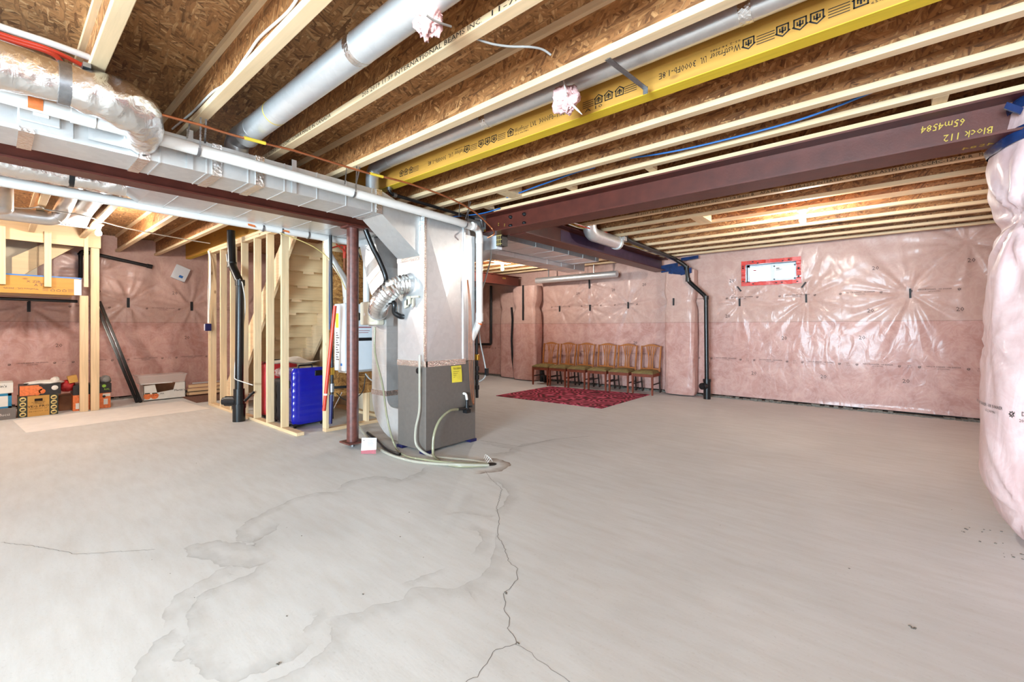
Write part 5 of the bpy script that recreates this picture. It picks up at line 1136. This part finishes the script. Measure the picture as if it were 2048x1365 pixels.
sc1 = suitcase('suitcase', 'royal blue hard-shell suitcase with horizontal ridges beside the end stud', -5.98, -5.70, 2.455, 2.905, .775, 'blue_case', 9)
m = MB(); m.box(-5.73, -5.695, 2.74, 2.90, .66, .735); m.build('corner_cap', 'black', sc1, bevel=.01)
m = MB(); m.box(-5.86, -5.78, 2.445, 2.462, .52, .62); m.build('side_handle', 'black', sc1, bevel=.008)
suitcase('suitcase', 'black fabric suitcase standing between the red and blue ones', -6.42, -6.06, 2.47, 2.95, .60, 'black_case', 3)
suitcase('suitcase', 'red fabric suitcase behind the middle studs, farthest from the blue one', -6.95, -6.60, 2.46, 2.93, .80, 'red_case', 2)
m = MB(); n = 12; vs = []
for i in range(n+1):
    for j in range(n+1):
        u, v = i/n, j/n; vs.append((-6.85+1.15*u, 2.46+.40*v, .83+.05*math.sin(u*4+1)*.4-.10*(1-u)**2*(1-v)+.025*math.sin(9*u+5*v)*.6+.03*u))
k = len(vs); vs += [(x, y, z+.012) for x, y, z in vs]; f = []
for i in range(n):
    for j in range(n): a = i*(n+1)+j; f += [(a, a+1, a+n+2, a+n+1), (k+a+n+1, k+a+n+2, k+a+1, k+a)]
m.add(vs, f, True); m.build('folded_sheet', 'cloth', None, **T('crumpled off-white sheet draped over the suitcase tops', 'sheet'))
m = MB(); m.sphere((-6.3, 2.6, .68), .1, 18, 10, (1.6, 1, .75), lambda a, b: 1+.12*math.sin(7*a+3*b)+.1*math.sin(5*b)); m.build('plastic_bag', 'clear_bin', None, **T('crinkled clear plastic bag on top of the black suitcase', 'bag'))
# ------------------------------------------------------------------ landing and posts at far left
xl = -9.4
ld = thing('stair_landing', 'raised stair landing framed by a short yellow laminated beam, far left', 'landing', (xl-.5, -.2, 1.79))
m = MB(); m.box(xl-.045, xl, -1.6, .858, 1.797, 2.05); lb = m.build('laminated_rim', 'lvl_y', ld)
m = MB(); m.box(xl-1.12, xl+.004, -1.6, .88, 2.05, 2.068); m.build('blue_edged_deck', 'blue_cable', ld)
m = MB(); m.box(xl-1.12, xl-.05, -1.6, .86, 1.99, 2.045); m.build('deck_sheet', 'ply', ld)
for k in range(4): m = MB(); x = xl-.09-.28*k; m.box(x-.04, x, -1.6, .82, 1.80, 1.985); m.build('landing_joist', 'pine_y', ld)
m = MB(); m.box(xl+.001, xl+.005, .80, .875, 1.80, 2.04); m.box(xl+.001, xl+.02, .872, .878, 1.80, 2.04); m.build('joist_hanger', 'vinyl', ld)
m = MB(); X_ = xl+.0015
write(m, 'X ZJR', (X_, .385, 1.972), (0, 1, 0), (0, 0, 1), .045, None, 1.3); write(m, 'A 4', (X_, .43, 1.925), (0, 1, 0), (0, 0, 1), .045, None, 1.3); write(m, '3000Fb - 1.8E', (X_, .10, 1.865), (0, -1, 0), (0, 0, -1), .035, None, 1.0); write(m, 'WestFraser LVL', (X_, .33, 1.865), (0, -1, 0), (0, 0, -1), .034, None, .9)
for y in (.575, .635, .695): 
    for q in ([(-.5, -.4), (.5, -.4), (.5, -.28), (-.5, -.28)], [(-.6, .1), (0, .5), (.6, .1), (0, .3)], [(-.5, -.4), (-.38, -.4), (-.38, .15), (-.5, .15)], [(.38, -.4), (.5, -.4), (.5, .15), (.38, .15)]): m.add([(X_, y+p[0]*.042, 1.86+p[1]*.042) for p in q], [(0, 1, 2, 3)])
for y in (.50, .765):
    for k in range(4): m.add([(X_, y-.03, 1.88-.012*k), (X_, y+.03, 1.88-.012*k), (X_, y+.03, 1.883-.012*k), (X_, y-.03, 1.883-.012*k)], [(0, 1, 2, 3)])
m.build('mill_stamp', 'ink_soft', lb)
m = MB(); m.box(xl-.042, xl+.0, -1.6, 1.10, 2.555, ZD-.002); m.build('floor_header', 'ply', None, **T('plywood header across the stairwell opening, behind the left bulb', 'header'))
def post(name, label, y0, y1, z0, z1, x0=xl, dep=.09, cat='post'):
    m = MB(); m.box(x0-.0, x0+dep, y0, y1, z0, z1); return m.build(name, 'pine_z', None, bevel=.002, **T(label, cat))
post('wood_post', 'shorter pine post under the landing beam end, left of the pair', .864, .958, 0, 1.796, xl-.09)
post('wood_post', 'tall pine post rising to the header, right of the pair', .985, 1.083, 0, 2.552, xl-.09)
post('guard_stud', 'short pine upright at the left edge nailed to the landing beam', .045, .118, 1.91, 2.72, xl+.006, .04, 'stud')
post('guard_stud', 'short pine upright in the middle of the landing beam', .487, .56, 1.905, 2.72, xl+.006, .04, 'stud')
post('guard_stud', 'short pine upright next to the tall pine post', .905, .953, 1.93, 2.72, xl+.006, .04, 'stud')
m = MB(); xs_ = xl-.45; m.prism([xp(a, b, xs_) for a, b in ((24, 515), (88, 487), (149, 495), (101, 520), (36, 556), (24, 556))], (-.04, 0, 0)); m.build('upper_stringer', 'ply', None, **T('cut plywood stair stringer rising from the landing behind the uprights', 'stringer'))
m = MB(); m.box(xl-.95, xl-.93, -1.6, .46, 2.07, 2.94); m.build('landing_board', 'drywall', None, **T('tan wall board behind the landing at far left', 'board'))
tubething('black_pipe', [(xl-.25, -1.2, 1.735), (xl-.25, .86, 1.715)], .024, 'abs', 'black pipe running just under the stair landing', 'pipe')
P = fil([xp(161, 556, -10.52), xp(161, 502, -10.52), xp(299, 533, -10.52)], .06); o = thing('black_pipe', 'black iron pipe elbow along the top of the left wall behind the tall post', 'pipe', P[0]); MB().tube(P, .03, 12).build('pipe', 'iron', o); m = MB(); ring(m, P[-1], (P[-1]-P[-2]), .04, .08); ring(m, P[1], (0, .4, .6), .038, .05); m.build('elbow', 'iron', o)
q = xp(361, 547, -10.50); m = MB(); m.obox(q, (.03, 0, 0), (0, .11, -.045), (0, .05, .13)); o = m.build('wall_box', 'white', None, bevel=.006, **T('small white tilted box fixed high on the left pink wall', 'box'))
m = MB(); m.obox(q+Vector((.032, .0, -.07)), (.001, 0, 0), (0, .03, -.012), (0, .01, .022)); m.build('sticker', 'blue_cable', o)
# ------------------------------------------------------------------ boxes on the floor at far left
def carton(name, label, x1, ya, yb, z0, z1, dep, mat, cat='box', bev=.004):
    o = thing(name, label, cat, (x1-dep/2, (ya+yb)/2, z0)); m = MB(); m.box(x1-dep, x1, ya, yb, z0, z1); m.build('body', mat, o, bevel=bev); return o
def face(o, nm, mat, x, ya, yb, z0, z1): m = MB(); m.box(x+.0005, x+.0025, ya, yb, z0, z1); return m.build(nm, mat, o)
def ftext(o, s, x, y, z, sz, mat, sx=1.): m = MB(); write(m, s, (x+.004, y, z), (0, 1, 0), (0, 0, 1), sz, None, sx); return m.build('lettering', mat, o)
xb = -9.42
o = carton('carton', 'flat grey box with white lettering at the bottom of the left stack', xb, -.16, .215, .0, .16, .4, 'card_grey'); ftext(o, 'Mucci', xb, .10, .07, .05, 'white_ink'); m = MB(); m.lathe((xb+.003, .0, .072), [(0, 0), (.02, 0)], 14, 'x'); m.build('logo', 'white_ink', o)
o = carton('carton', 'white box with wide teal border, middle of the left stack', xb-.02, -.2, .175, .161, .37, .4, 'card_white'); 
for a in ((-.2, .175, .335, .37), (-.2, .175, .161, .185), (.14, .175, .161, .37)): face(o, 'teal_border', 'teal', xb-.02, *a)
o = carton('carton', 'white box with small black lettering, top of the left stack', xb-.04, -.2, .19, .371, .515, .4, 'card_white'); ftext(o, "Martin's", xb-.04, .05, .47, .05, 'ink'); 
xv = -9.46
o = carton('carton', 'brown VEG PRO carton with dark green side bands and round logos', xv, .235, .635, .0, .30, .35, 'card_brown')
for a in ((.235, .325), (.545, .635)):
    face(o, 'green_band', 'dark_green', xv, a[0], a[1], .0, .30)
    for k in range(4): m = MB(); m.lathe((xv+.003, sum(a)/2, .04+.073*k), [(0, .0015), (.032, .0015), (.033, 0)], 16, 'x'); r_o = m.build('round_logo', 'cream', o); m = MB(); m.obox((xv+.006, sum(a)/2, .04+.073*k), (.0005, 0, 0), (0, .018, .004), (0, -.004, .01)); m.build('logo_print', 'dark_print', r_o)
m = MB(); m.tube([(xv+.001, .395, .24), (xv+.001, .475, .24)], .018, 12); m.build('hand_hole', 'hole', o)
ftext(o, 'VEG PRO', xv, .435, .145, .045, 'ink', 1.2); ftext(o, 'CANADA', xv, .435, .185, .022, 'ink', 1.2); ftext(o, 'INTERNATIONAL', xv, .435, .205, .018, 'ink', 1.0); ftext(o, 'PRODUCT OF', xv, .435, .11, .018, 'ink', 1.5); ftext(o, 'PRODUCT OF', xv, .435, .07, .018, 'ink', 1.7)
o = carton('carton', 'open carton printed with orange fruit on black, on the VEG PRO box', xv, .245, .665, .301, .46, .35, 'dark_print'); face(o, 'orange_fruit_print', 'orange', xv, .25, .44, .31, .455)
for k, (y, z) in enumerate(((.44, .40), (.47, .36), (.42, .34), (.60, .40))): m = MB(); m.lathe((xv+.004, y, z), [(0, .001), (.035, .001), (.036, 0)], 14, 'x'); m.build('fruit_print' if k < 3 else 'label_print', 'orange' if k < 3 else 'card_white', o)
m = MB(); m.sphere((xv-.12, .50, .475), .1, 22, 10, (.9, 1.9, .35), lambda a, b: 1+.18*math.sin(5*b+3*a)+.12*math.sin(9*b)); m.sphere((xv-.10, .61, .50), .05, 14, 8, (1, 1, 1), lambda a, b: 1+.2*math.sin(5*b+2*a)); m.build('plastic_bag', 'bag', None, **T('white plastic bag lying in the orange-printed carton', 'bag'))
o = carton('carton', 'dark maroon low box in the shadow between VEG PRO and the posts', -9.75, .66, .84, 0, .24, .3, 'brown_panel')
m = MB(); m.sphere((-9.62, .74, .40), .1, 18, 10, (.8, .9, .8), lambda a, b: 1+.2*math.sin(5*b+3*a)+.1*math.sin(11*a)); m.build('red_bag', 'red_case', None, **T('crumpled red and orange bag beside the orange-printed carton', 'bag'))
m = MB(); m.obox((-9.62, .80, .50), (.08, 0, 0), (0, .05, .01), (0, -.01, .05)); m.build('card_flap', 'card_brown', None, **T('tan cardboard flap sticking up behind the shorter post', 'cardboard'))
xo = -9.56
o = carton('carton', 'orange and white carton behind the pair of pine posts', xo, .80, 1.235, 0, .245, .35, 'orange'); face(o, 'white_panel', 'card_white', xo, .83, .92, .03, .12); face(o, 'white_panel', 'card_white', xo, 1.15, 1.20, .06, .15); face(o, 'white_panel', 'card_white', xo, 1.14, 1.23, .19, .235)
m = MB(); m.lathe((xo+.003, 1.155, .19), [(0, .001), (.02, .001)], 12, 'x'); m.build('dark_spot', 'black', o)
o = carton('carton', 'black box with lime lettering on the orange carton behind the posts', xo, .80, 1.245, .246, .40, .35, 'dark_print'); ftext(o, 'RAL', xo, 1.19, .305, .04, 'green'); m = MB(); m.lathe((xo+.003, 1.155, .36), [(0, .001), (.025, .001)], 12, 'x'); m.build('leaf_print', 'green', o)
m = MB(); m.sphere((xo-.1, 1.18, .45), .07, 16, 8, (1, 1, .9), lambda a, b: 1+.2*math.sin(5*b+3*a)); m.build('net_bag', 'grey_cable', None, **T('grey net bag with orange top on the black lime-lettered box', 'bag'))
# leaning black poles
for k in range(2):
    a = xp(274+8*k, 806, -9.80+.03*k); b = xp(190+9*k, 604, -10.42+.03*k); d = (b-a); o = MB(); a.z = .005
    o.bar(a, a+d, .045, .04, (1, 0, 0)); o.build('black_pole', 'rod', None, bevel=.006, **T(('left' if k == 0 else 'right')+' of two glossy black poles leaning on the left pink wall', 'pole', 'leaning black poles'))
# fruit box with cut-out, clear bin, wood bundle, old rug, drop cloth
xf = -9.84; a_, b_ = 1.70, 2.30
o = thing('fruit_box', 'white fruit carton with trapezoid cut-out and printed orange fruit', 'box', (xf-.18, 2.0, .02))
m = MB(); zt = .30; y0, y1, y2, y3 = a_, a_+.155, b_-.15, b_
m.prism([(xf, y0, .03), (xf, y3, .03), (xf, y3, zt), (xf, y2, zt), (xf, y2-.03, .17), (xf, y1+.03, .14), (xf, y1, zt-.01), (xf, y0, zt-.02)], (-.006, 0, 0)); m.box(xf-.36, xf, y0, y0+.006, .03, zt-.02); m.box(xf-.36, xf, y3-.006, y3, .03, zt); m.box(xf-.36, xf, y0, y3, .02, .03); m.build('front_and_sides', 'card_white', o)
m = MB(); m.box(xf-.36, xf-.354, y0, y3, .03, zt); m.build('back_panel', 'brown_panel', o)
for k, (y, z, r) in enumerate(((a_+.05, .09, .055), (a_+.15, .085, .055))): m = MB(); m.lathe((xf+.0005, y, z), [(0, .001), (r, .001)], 18, 'x'); m.build('fruit_print', 'orange', o); m = MB(); m.box(xf+.0022, xf+.003, y-.035, y+.035, z+.04, z+.058); m.build('leaf_print', 'dark_green', o)
ftext(o, 'Pers', xf, a_+.17, .10, .05, 'red_print'); ftext(o, 'MA', xf, a_+.255, .115, .04, 'ink'); ftext(o, "Martin's", xf, b_-.09, .155, .05, 'ink')
m = MB(); yA, yB = 1.60, 2.31; A = [(xf-.36, yA+.05, .305), (xf+.02, yA+.05, .305), (xf+.02, yB-.03, .305), (xf-.36, yB-.03, .305)]; B = [(xf-.38, yA+.02, .45), (xf+.04, yA+.02, .45), (xf+.04, yB, .45), (xf-.38, yB, .45)]
m.add(A+B, [(0, 1, 2, 3), (0, 1, 5, 4), (1, 2, 6, 5), (2, 3, 7, 6), (3, 0, 4, 7)]); ob = m.build('clear_bin', 'clear_bin', None, **T('clear plastic bin sitting on top of the white fruit carton', 'bin'))
m = MB(); m.box(xf-.39, xf+.05, yA+.01, yA+.022, .44, .455); m.box(xf-.39, xf+.05, yB, yB+.01, .44, .455); m.box(xf+.04, xf+.05, yA+.01, yB, .44, .455); m.build('rim', 'clear_bin', ob)
m = MB(); m.box(xf-.3, xf+.03, a_-.05, b_-.2, .303, .313); m.build('paper_sheet', 'paper', None, **T('white paper sheet between the fruit carton and the clear bin', 'paper'))
for k, (x, z, w_) in enumerate(((-9.93, .05, .055), (-9.87, .055, .05), (-9.92, .12, .055), (-9.86, .125, .05), (-9.90, .19, .06), (-9.96, .19, .05))):
    m = MB(); m.box(x-w_/2, x+w_/2, 2.34+.02*(k % 3), 3.4, z-.02, z+.03); m.build('wood_trim', 'pine_y', None, bevel=.003, **T('pale wood trim length in the small stack beside the fruit carton', 'trim', 'stacked wood trim'))
m = MB(); m.box(-9.9, -9.88, 2.42, 3.4, .24, .262); m.build('metal_rail', 'galv_dull', None, **T('thin grey metal rail lying on the stacked wood trim', 'rail'))
m = MB(); m.box(-10.2, -9.0, 2.26, 3.2, .0, .012); m.build('old_rug', 'old_rug', None, **T('worn brown patterned rug under the wood trim', 'rug'))
m = MB(); n, k_ = 60, 16; c = [zp(25, 841), zp(52, 866), zp(421, 818), zp(364, 803)]; vs = []
for i in range(n+1):
    for j in range(k_+1):
        u, v = i/n, j/k_; p = c[0].lerp(c[3], u).lerp(c[1].lerp(c[2], u), v); h = .006+.004*math.sin(14*v+3*u)+.003*math.sin(23*u+2*v)+(.012*math.exp(-((u-.16)/.03)**2)*math.sin(pi*v) if v < .8 else 0)
        e = min(u, 1-u, v, 1-v); vs.append((p.x+.012*math.sin(31*u)*(1 if v in (0, 1) else 0), p.y, max(.0015, h*min(1, e/.04)+.0015)))
m.add(vs, [(i*(k_+1)+j, i*(k_+1)+j+1, (i+1)*(k_+1)+j+1, (i+1)*(k_+1)+j) for i in range(n) for j in range(k_)], True); m.build('drop_cloth', 'cloth', None, **T('long white drop cloth spread on the floor in front of the posts', 'cloth'))
m = MB(); a, b = zp(-40, 846), zp(54, 834); m.bar(a+Vector((0, 0, .006)), b+Vector((0, 0, .006)), .02, .012); m.build('thin_strip', 'brown_panel', None, **T('thin brown strip on the floor in front of the left boxes', 'strip'))
# ------------------------------------------------------------------ small centre items
q = Vector((-3.30, 3.95, 2.28)); pa, pb = yp(966, 470, 3.92), yp(1004, 497, 3.92)
o = thing('carton', 'small white carton with dark tartan end hanging by the furnace top', 'box', ((pa.x+pb.x)/2, 3.95, pb.z)); m = MB(); m.box(pa.x, pb.x-.07, 3.90, 4.0, pb.z, pa.z+.02); m.build('body', 'white', o, bevel=.004)
m = MB(); m.box(pb.x-.07, pb.x+.02, 3.895, 4.0, pb.z+.03, pa.z+.03); tt = m.build('tartan_end', 'dark_print', o)
m = MB()
for k in range(3): m.box(pb.x-.07, pb.x+.02, 3.892, 3.8945, pb.z+.05+.05*k, pb.z+.056+.05*k); m.box(pb.x-.055+.025*k, pb.x-.05+.025*k, 3.892, 3.8945, pb.z+.03, pa.z+.03)
m.build('tartan_lines', 'cream', tt)
m = MB(); m.cyl((pa.x+.03, 3.93, pa.z+.02), (pa.x+.03, 3.93, pa.z+.06), .02, 10); m.box(pa.x+.01, pa.x+.08, 3.92, 3.95, pa.z+.03, pa.z+.05); m.build('brass_fitting', 'brass', o)
tubething('grey_conduit', smoothpath([yp(982, 500, 3.90), yp(981, 520, 3.88), yp(972, 555, 3.82), yp(962, 590, 3.75), yp(958, 640, 3.7), yp(960, 680, 3.68), yp(968, 720, 3.70), yp(972, 745, 3.70), yp(968, 757, 3.66), yp(958, 764, 3.6)], 6), .009, 'grey_cable', 'thin grey flexible conduit hanging beside the furnace from the white carton', 'cable')
m = MB(); a = yp(973, 744, 3.70); m.box(a.x-.012, a.x+.016, 3.68, 3.72, a.z-.045, a.z+.04); m.build('plug', 'black', None, **T('small black plug on the grey conduit beside the furnace', 'plug'))
xg2 = -3.46; gp = [yp(953, 650, 3.62), yp(954, 796, 3.62)]
o = thing('gas_pipe', 'black gas pipe with valve and drip leg beside the grey furnace cabinet', 'pipe', gp[1]); MB().tube(gp, .018, 12).build('pipe', 'iron', o)
m = MB()
for y in (737, 755, 775): ring(m, yp(954, y, 3.62), (0, 0, 1), .026, .05)
p = yp(954, 757, 3.62); m.cyl(p, p+Vector((-.08, -.02, 0)), .022, 10); m.build('fittings', 'iron', o); p = yp(954, 715, 3.62); m = MB(); m.box(p.x-.025, p.x+.03, 3.60, 3.64, p.z-.035, p.z+.035); m.build('brass_valve', 'brass', o, bevel=.005)
for k in range(3):
    tubething('thermostat_wire', smoothpath([xp(934+k, 560, -3.49), xp(938+2*k, 620, -3.48), xp(938+3*k, 700, -3.48), xp(940+3*k, 760, -3.49), xp(944+2*k, 800, -3.49), xp(948-k, 808, -3.49), xp(946-3*k, 770, -3.495)], 6), .0035, 'copper_dark', 'thin brown wire hanging down the furnace corner', 'cable', 'brown wires at the furnace corner')
# clear hoses to the floor drain
dr = zp(983, 929); m = MB(); m.lathe((dr.x, dr.y, .0012), [(0, .0002), (.045, .0002), (.05, 0)], 18); m.build('drain_hole', 'hole', floor)
def hose(name, label, pts, r, mat): return tubething(name, smoothpath(pts, 7), r, mat, label, 'hose', None, 10)
fz = lambda a, b, z=.016: zp(a, b, z)
hose('clear_hose', 'clear drain hose down the furnace front corner', [Vector((fX1-.06, fY0-.03, 1.02)), Vector((fX1-.06, fY0-.03, .7)), Vector((fX1-.065, fY0-.03, .45)), Vector((fX1-.10, fY0-.05, .25)), Vector((fX1-.08, fY0-.05, .09)), fz(860, 912, .02), fz(895, 917), fz(940, 921), fz(975, 927)], .013, 'tubing')
hose('clear_hose', 'greenish drain hose arching from the black trap on the cabinet', [TRAP+Vector((.005, 0, 0)), xp(900, 822, fX1+.08), xp(880, 840, fX1+.10), xp(868, 870, fX1+.10), zp(866, 905, .05), fz(870, 916, .018), fz(885, 926, .016), fz(920, 933), fz(975, 931)], .014, 'tubing_g')
m = MB(); P = yp(837, 742, pY0-.015); m.lathe(P, [(0, -.012), (.03, -.012), (.03, 0)], 12, 'y'); m.build('hose_port', 'black', fu)
h0 = Vector((c1.x-.1, hy+.05, 1.31)); hose('clear_hose', 'thin clear hose from the humidifier falling left of the furnace', [h0, h0+Vector((.02, -.01, -.3)), yp(765, 770, 2.78), yp(775, 840, 2.72), zp(790, 892, .03), fz(810, 912), fz(850, 920, .03), fz(900, 926, .03), fz(976, 929, .02)], .011, 'tubing_g')
hose('clear_hose', 'clear hose lying on the slab from behind the steel post', [zp(713, 845, .05), fz(728, 868), fz(750, 890), fz(775, 908, .018), fz(820, 922, .014), fz(870, 928, .014), fz(920, 930, .032), fz(978, 931)], .013, 'tubing')
hose('black_hose', 'black hose lying on the slab between post and furnace', [fz(735, 866), fz(756, 882), fz(770, 896), fz(786, 905), fz(800, 909)], .016, 'abs')
m = MB()
for k in range(4): p = zp(968+2*k, 918+3*k, .02); m.tube([p, p+Vector((.03, -.01+.01*k, .05)), p+Vector((.05, .02, .02))], .002, 5)
m.build('zip_ties', 'pvc', None, **T('thin white zip ties holding the hoses at the floor drain', 'tie'))
# leaflet at the post
a, b = zp(722, 908, .006), zp(752, 908, .006); up = Vector((-.035, .03, .15)); o = thing('leaflet', 'white printed leaflet with red foot leaning by the steel post base', 'leaflet', (a+b)/2)
m = MB(); m.prism([a, b, b+up, a+up], (-.004, .003, 0)); m.build('sheet', 'paper', o)
nn = Vector((.003, -.0035, 0)); f = lambda u, v: a.lerp(b, u)+up*v+nn
m = MB(); m.add([f(0, 0), f(1, 0), f(1, .26), f(0, .2)], [(0, 1, 2, 3)]); m.build('red_picture', 'red_print', o)
m = MB()
for k in range(5): m.add([f(.4, .48+.08*k)+nn*.4, f(.85-.06*(k % 2), .48+.08*k)+nn*.4, f(.85-.06*(k % 2), .50+.08*k)+nn*.4, f(.4, .50+.08*k)+nn*.4], [(0, 1, 2, 3)])
m.add([f(.12, .82)+nn*.4, f(.2, .82)+nn*.4, f(.2, .88)+nn*.4, f(.12, .88)+nn*.4], [(0, 1, 2, 3)]); m.build('print', 'ink_soft', o)
# ------------------------------------------------------------------ rug and chairs
cs = [(-5.534, 6.148), (-3.366, 6.271), (-3.341, 8.142), (-5.489, 7.884)]
m = MB(); m.prism([(x, y, .001) for x, y in cs], (0, 0, .010)); m.build('crimson_rug', 'rug', None, **T('crimson red patterned rug on the slab in front of the chairs', 'rug'))
lab = ['leftmost of the six wooden chairs, beside the taped pilaster', 'second wooden chair from the left in the row by the pink wall', 'third wooden chair from the left, olive seat, row by the wall', 'fourth wooden chair from the left, third from the violet beam pilaster', 'second wooden chair from the right end of the row', 'rightmost wooden chair with olive seat, next to the wrapped pilaster']
ch = thing('dining_chair', lab[0], 'chair', (0, 0, 0), 'wooden chairs in a row along the pink wall')
m = MB(); nz = 8; vs = []
for i in range(17):
    for j in range(17):
        u, v = i/16*2-1, j/16*2-1; hw = .212-.02*(v+1)/2; x = u*hw; y = .20+v*.225; e = (1-abs(u)**6)*(1-abs(v)**6); vs.append((x, y, .425+.045*e))
m.add(vs, [(i*17+j, (i+1)*17+j, (i+1)*17+j+1, i*17+j+1) for i in range(16) for j in range(16)], True); m.add([(-.210, -.024, .405), (.210, -.024, .405), (.190, .424, .405), (-.190, .424, .405), (-.212, -.025, .427), (.212, -.025, .427), (.192, .425, .427), (-.192, .425, .427)], [(0, 1, 2, 3), (0, 1, 5, 4), (1, 2, 6, 5), (2, 3, 7, 6), (3, 0, 4, 7)]); m.build('seat_cushion', 'olive', ch)
m = MB(); m.box(-.19, .19, -.012, .008, .345, .404); m.box(-.175, .175, .395, .415, .345, .404); m.bar((-.195, 0, .375), (-.185, .40, .375), .02, .058); m.bar((.195, 0, .375), (.185, .40, .375), .02, .058); m.build('seat_frame', 'wood_red', ch)
for s in (-1, 1):
    m = MB(); t_ = .019; m.hexa([(s*.195-.014, -.014, 0), (s*.195+.014, -.014, 0), (s*.195+.014, .014, 0), (s*.195-.014, .014, 0), (s*.195-t_, -t_, .404), (s*.195+t_, -t_, .404), (s*.195+t_, t_, .404), (s*.195-t_, t_, .404)]); m.build('leg', 'wood_red', ch)
    m = MB(); P = [(s*.18, .47, 0), (s*.185, .425, .25), (s*.187, .415, .42), (s*.19, .435, .62), (s*.197, .485, .93)]
    for p, q in zip(P[:-1], P[1:]): m.bar(p, q, .026, .028, (0, 1, 0))
    m.build('leg', 'wood_dark', ch)
    m = MB(); m.bar((s*.193, .0, .20), (s*.183, .43, .20), .014, .022); m.build('stretcher', 'wood_dark', ch)
    m = MB(); 
    for p, q in zip(P[2:-1], P[3:]): m.bar(Vector(p)+Vector((0, -.002, 0)), Vector(q)+Vector((0, -.002, 0)), .029, .029, (0, 1, 0))
    m.build('back_post', 'wood_amber', ch)
m = MB(); N = 12; vs = []
for i in range(N+1):
    u = i/N*2-1; x = u*.21; zt = .955-.03*u*u+.012*math.cos(u*pi); zb = .905+.018*math.cos(u*pi/2); y = .485-.0*u
    vs += [(x, y-.012, zb), (x, y+.012, zb), (x, y+.012, zt), (x, y-.012, zt)]
f = [(4*i+j, 4*i+(j+1) % 4, 4*i+4+(j+1) % 4, 4*i+4+j) for i in range(N) for j in range(4)]+[(0, 1, 2, 3), (4*N+3, 4*N+2, 4*N+1, 4*N)]; m.add(vs, f); m.build('crest_rail', 'wood_amber', ch)
m = MB(); m.bar((-.185, .425, .47), (.185, .425, .47), .02, .03); m.build('lower_rail', 'wood_amber', ch)
for (xb_, xm, xt) in ((-.05, -.035, -.10), (-.025, -.045, -.045), (0., .0, .0), (.025, .045, .045), (.05, .035, .10)):
    m = MB(); P = smoothpath([(xb_, .425, .47), (xm*.8+xb_*.2, .445, .66), ((xm+xt)/2, .465, .80), (xt, .485, .915)], 4)
    for p, q in zip(P[:-1], P[1:]): m.bar(p, q+(q-p)*.08, .018, .009, (0, 1, 0))
    m.build('slat', 'wood_amber', ch)
for k, (x, y) in enumerate([(-5.815, 7.93), (-5.375, 7.97), (-4.916, 8.01), (-4.43, 8.03), (-3.96, 8.06), (-3.468, 8.075)]):
    y += .02
    if k == 0: ch.location = (x, y, 0); ch.rotation_euler = (0, 0, .05)
    else: dup(ch, (x, y, 0), .05-.02*(k % 2), lab[k])
o = thing('floor_cleanout', 'dark pipe fitting on the floor under the leftmost chair', 'pipe', (-6.2, 8.45, 0)); m = MB(); m.cyl((-6.18, 8.50, 0), (-6.18, 8.50, .30), .045, 12); m.sphere((-6.18, 8.50, .30), .06, 12, 8); m.cyl((-6.18, 8.50, .14), (-6.02, 8.5, .12), .04, 12); m.box(-6.1, -5.95, 8.44, 8.56, 0, .08); m.build('fitting', 'iron', o)
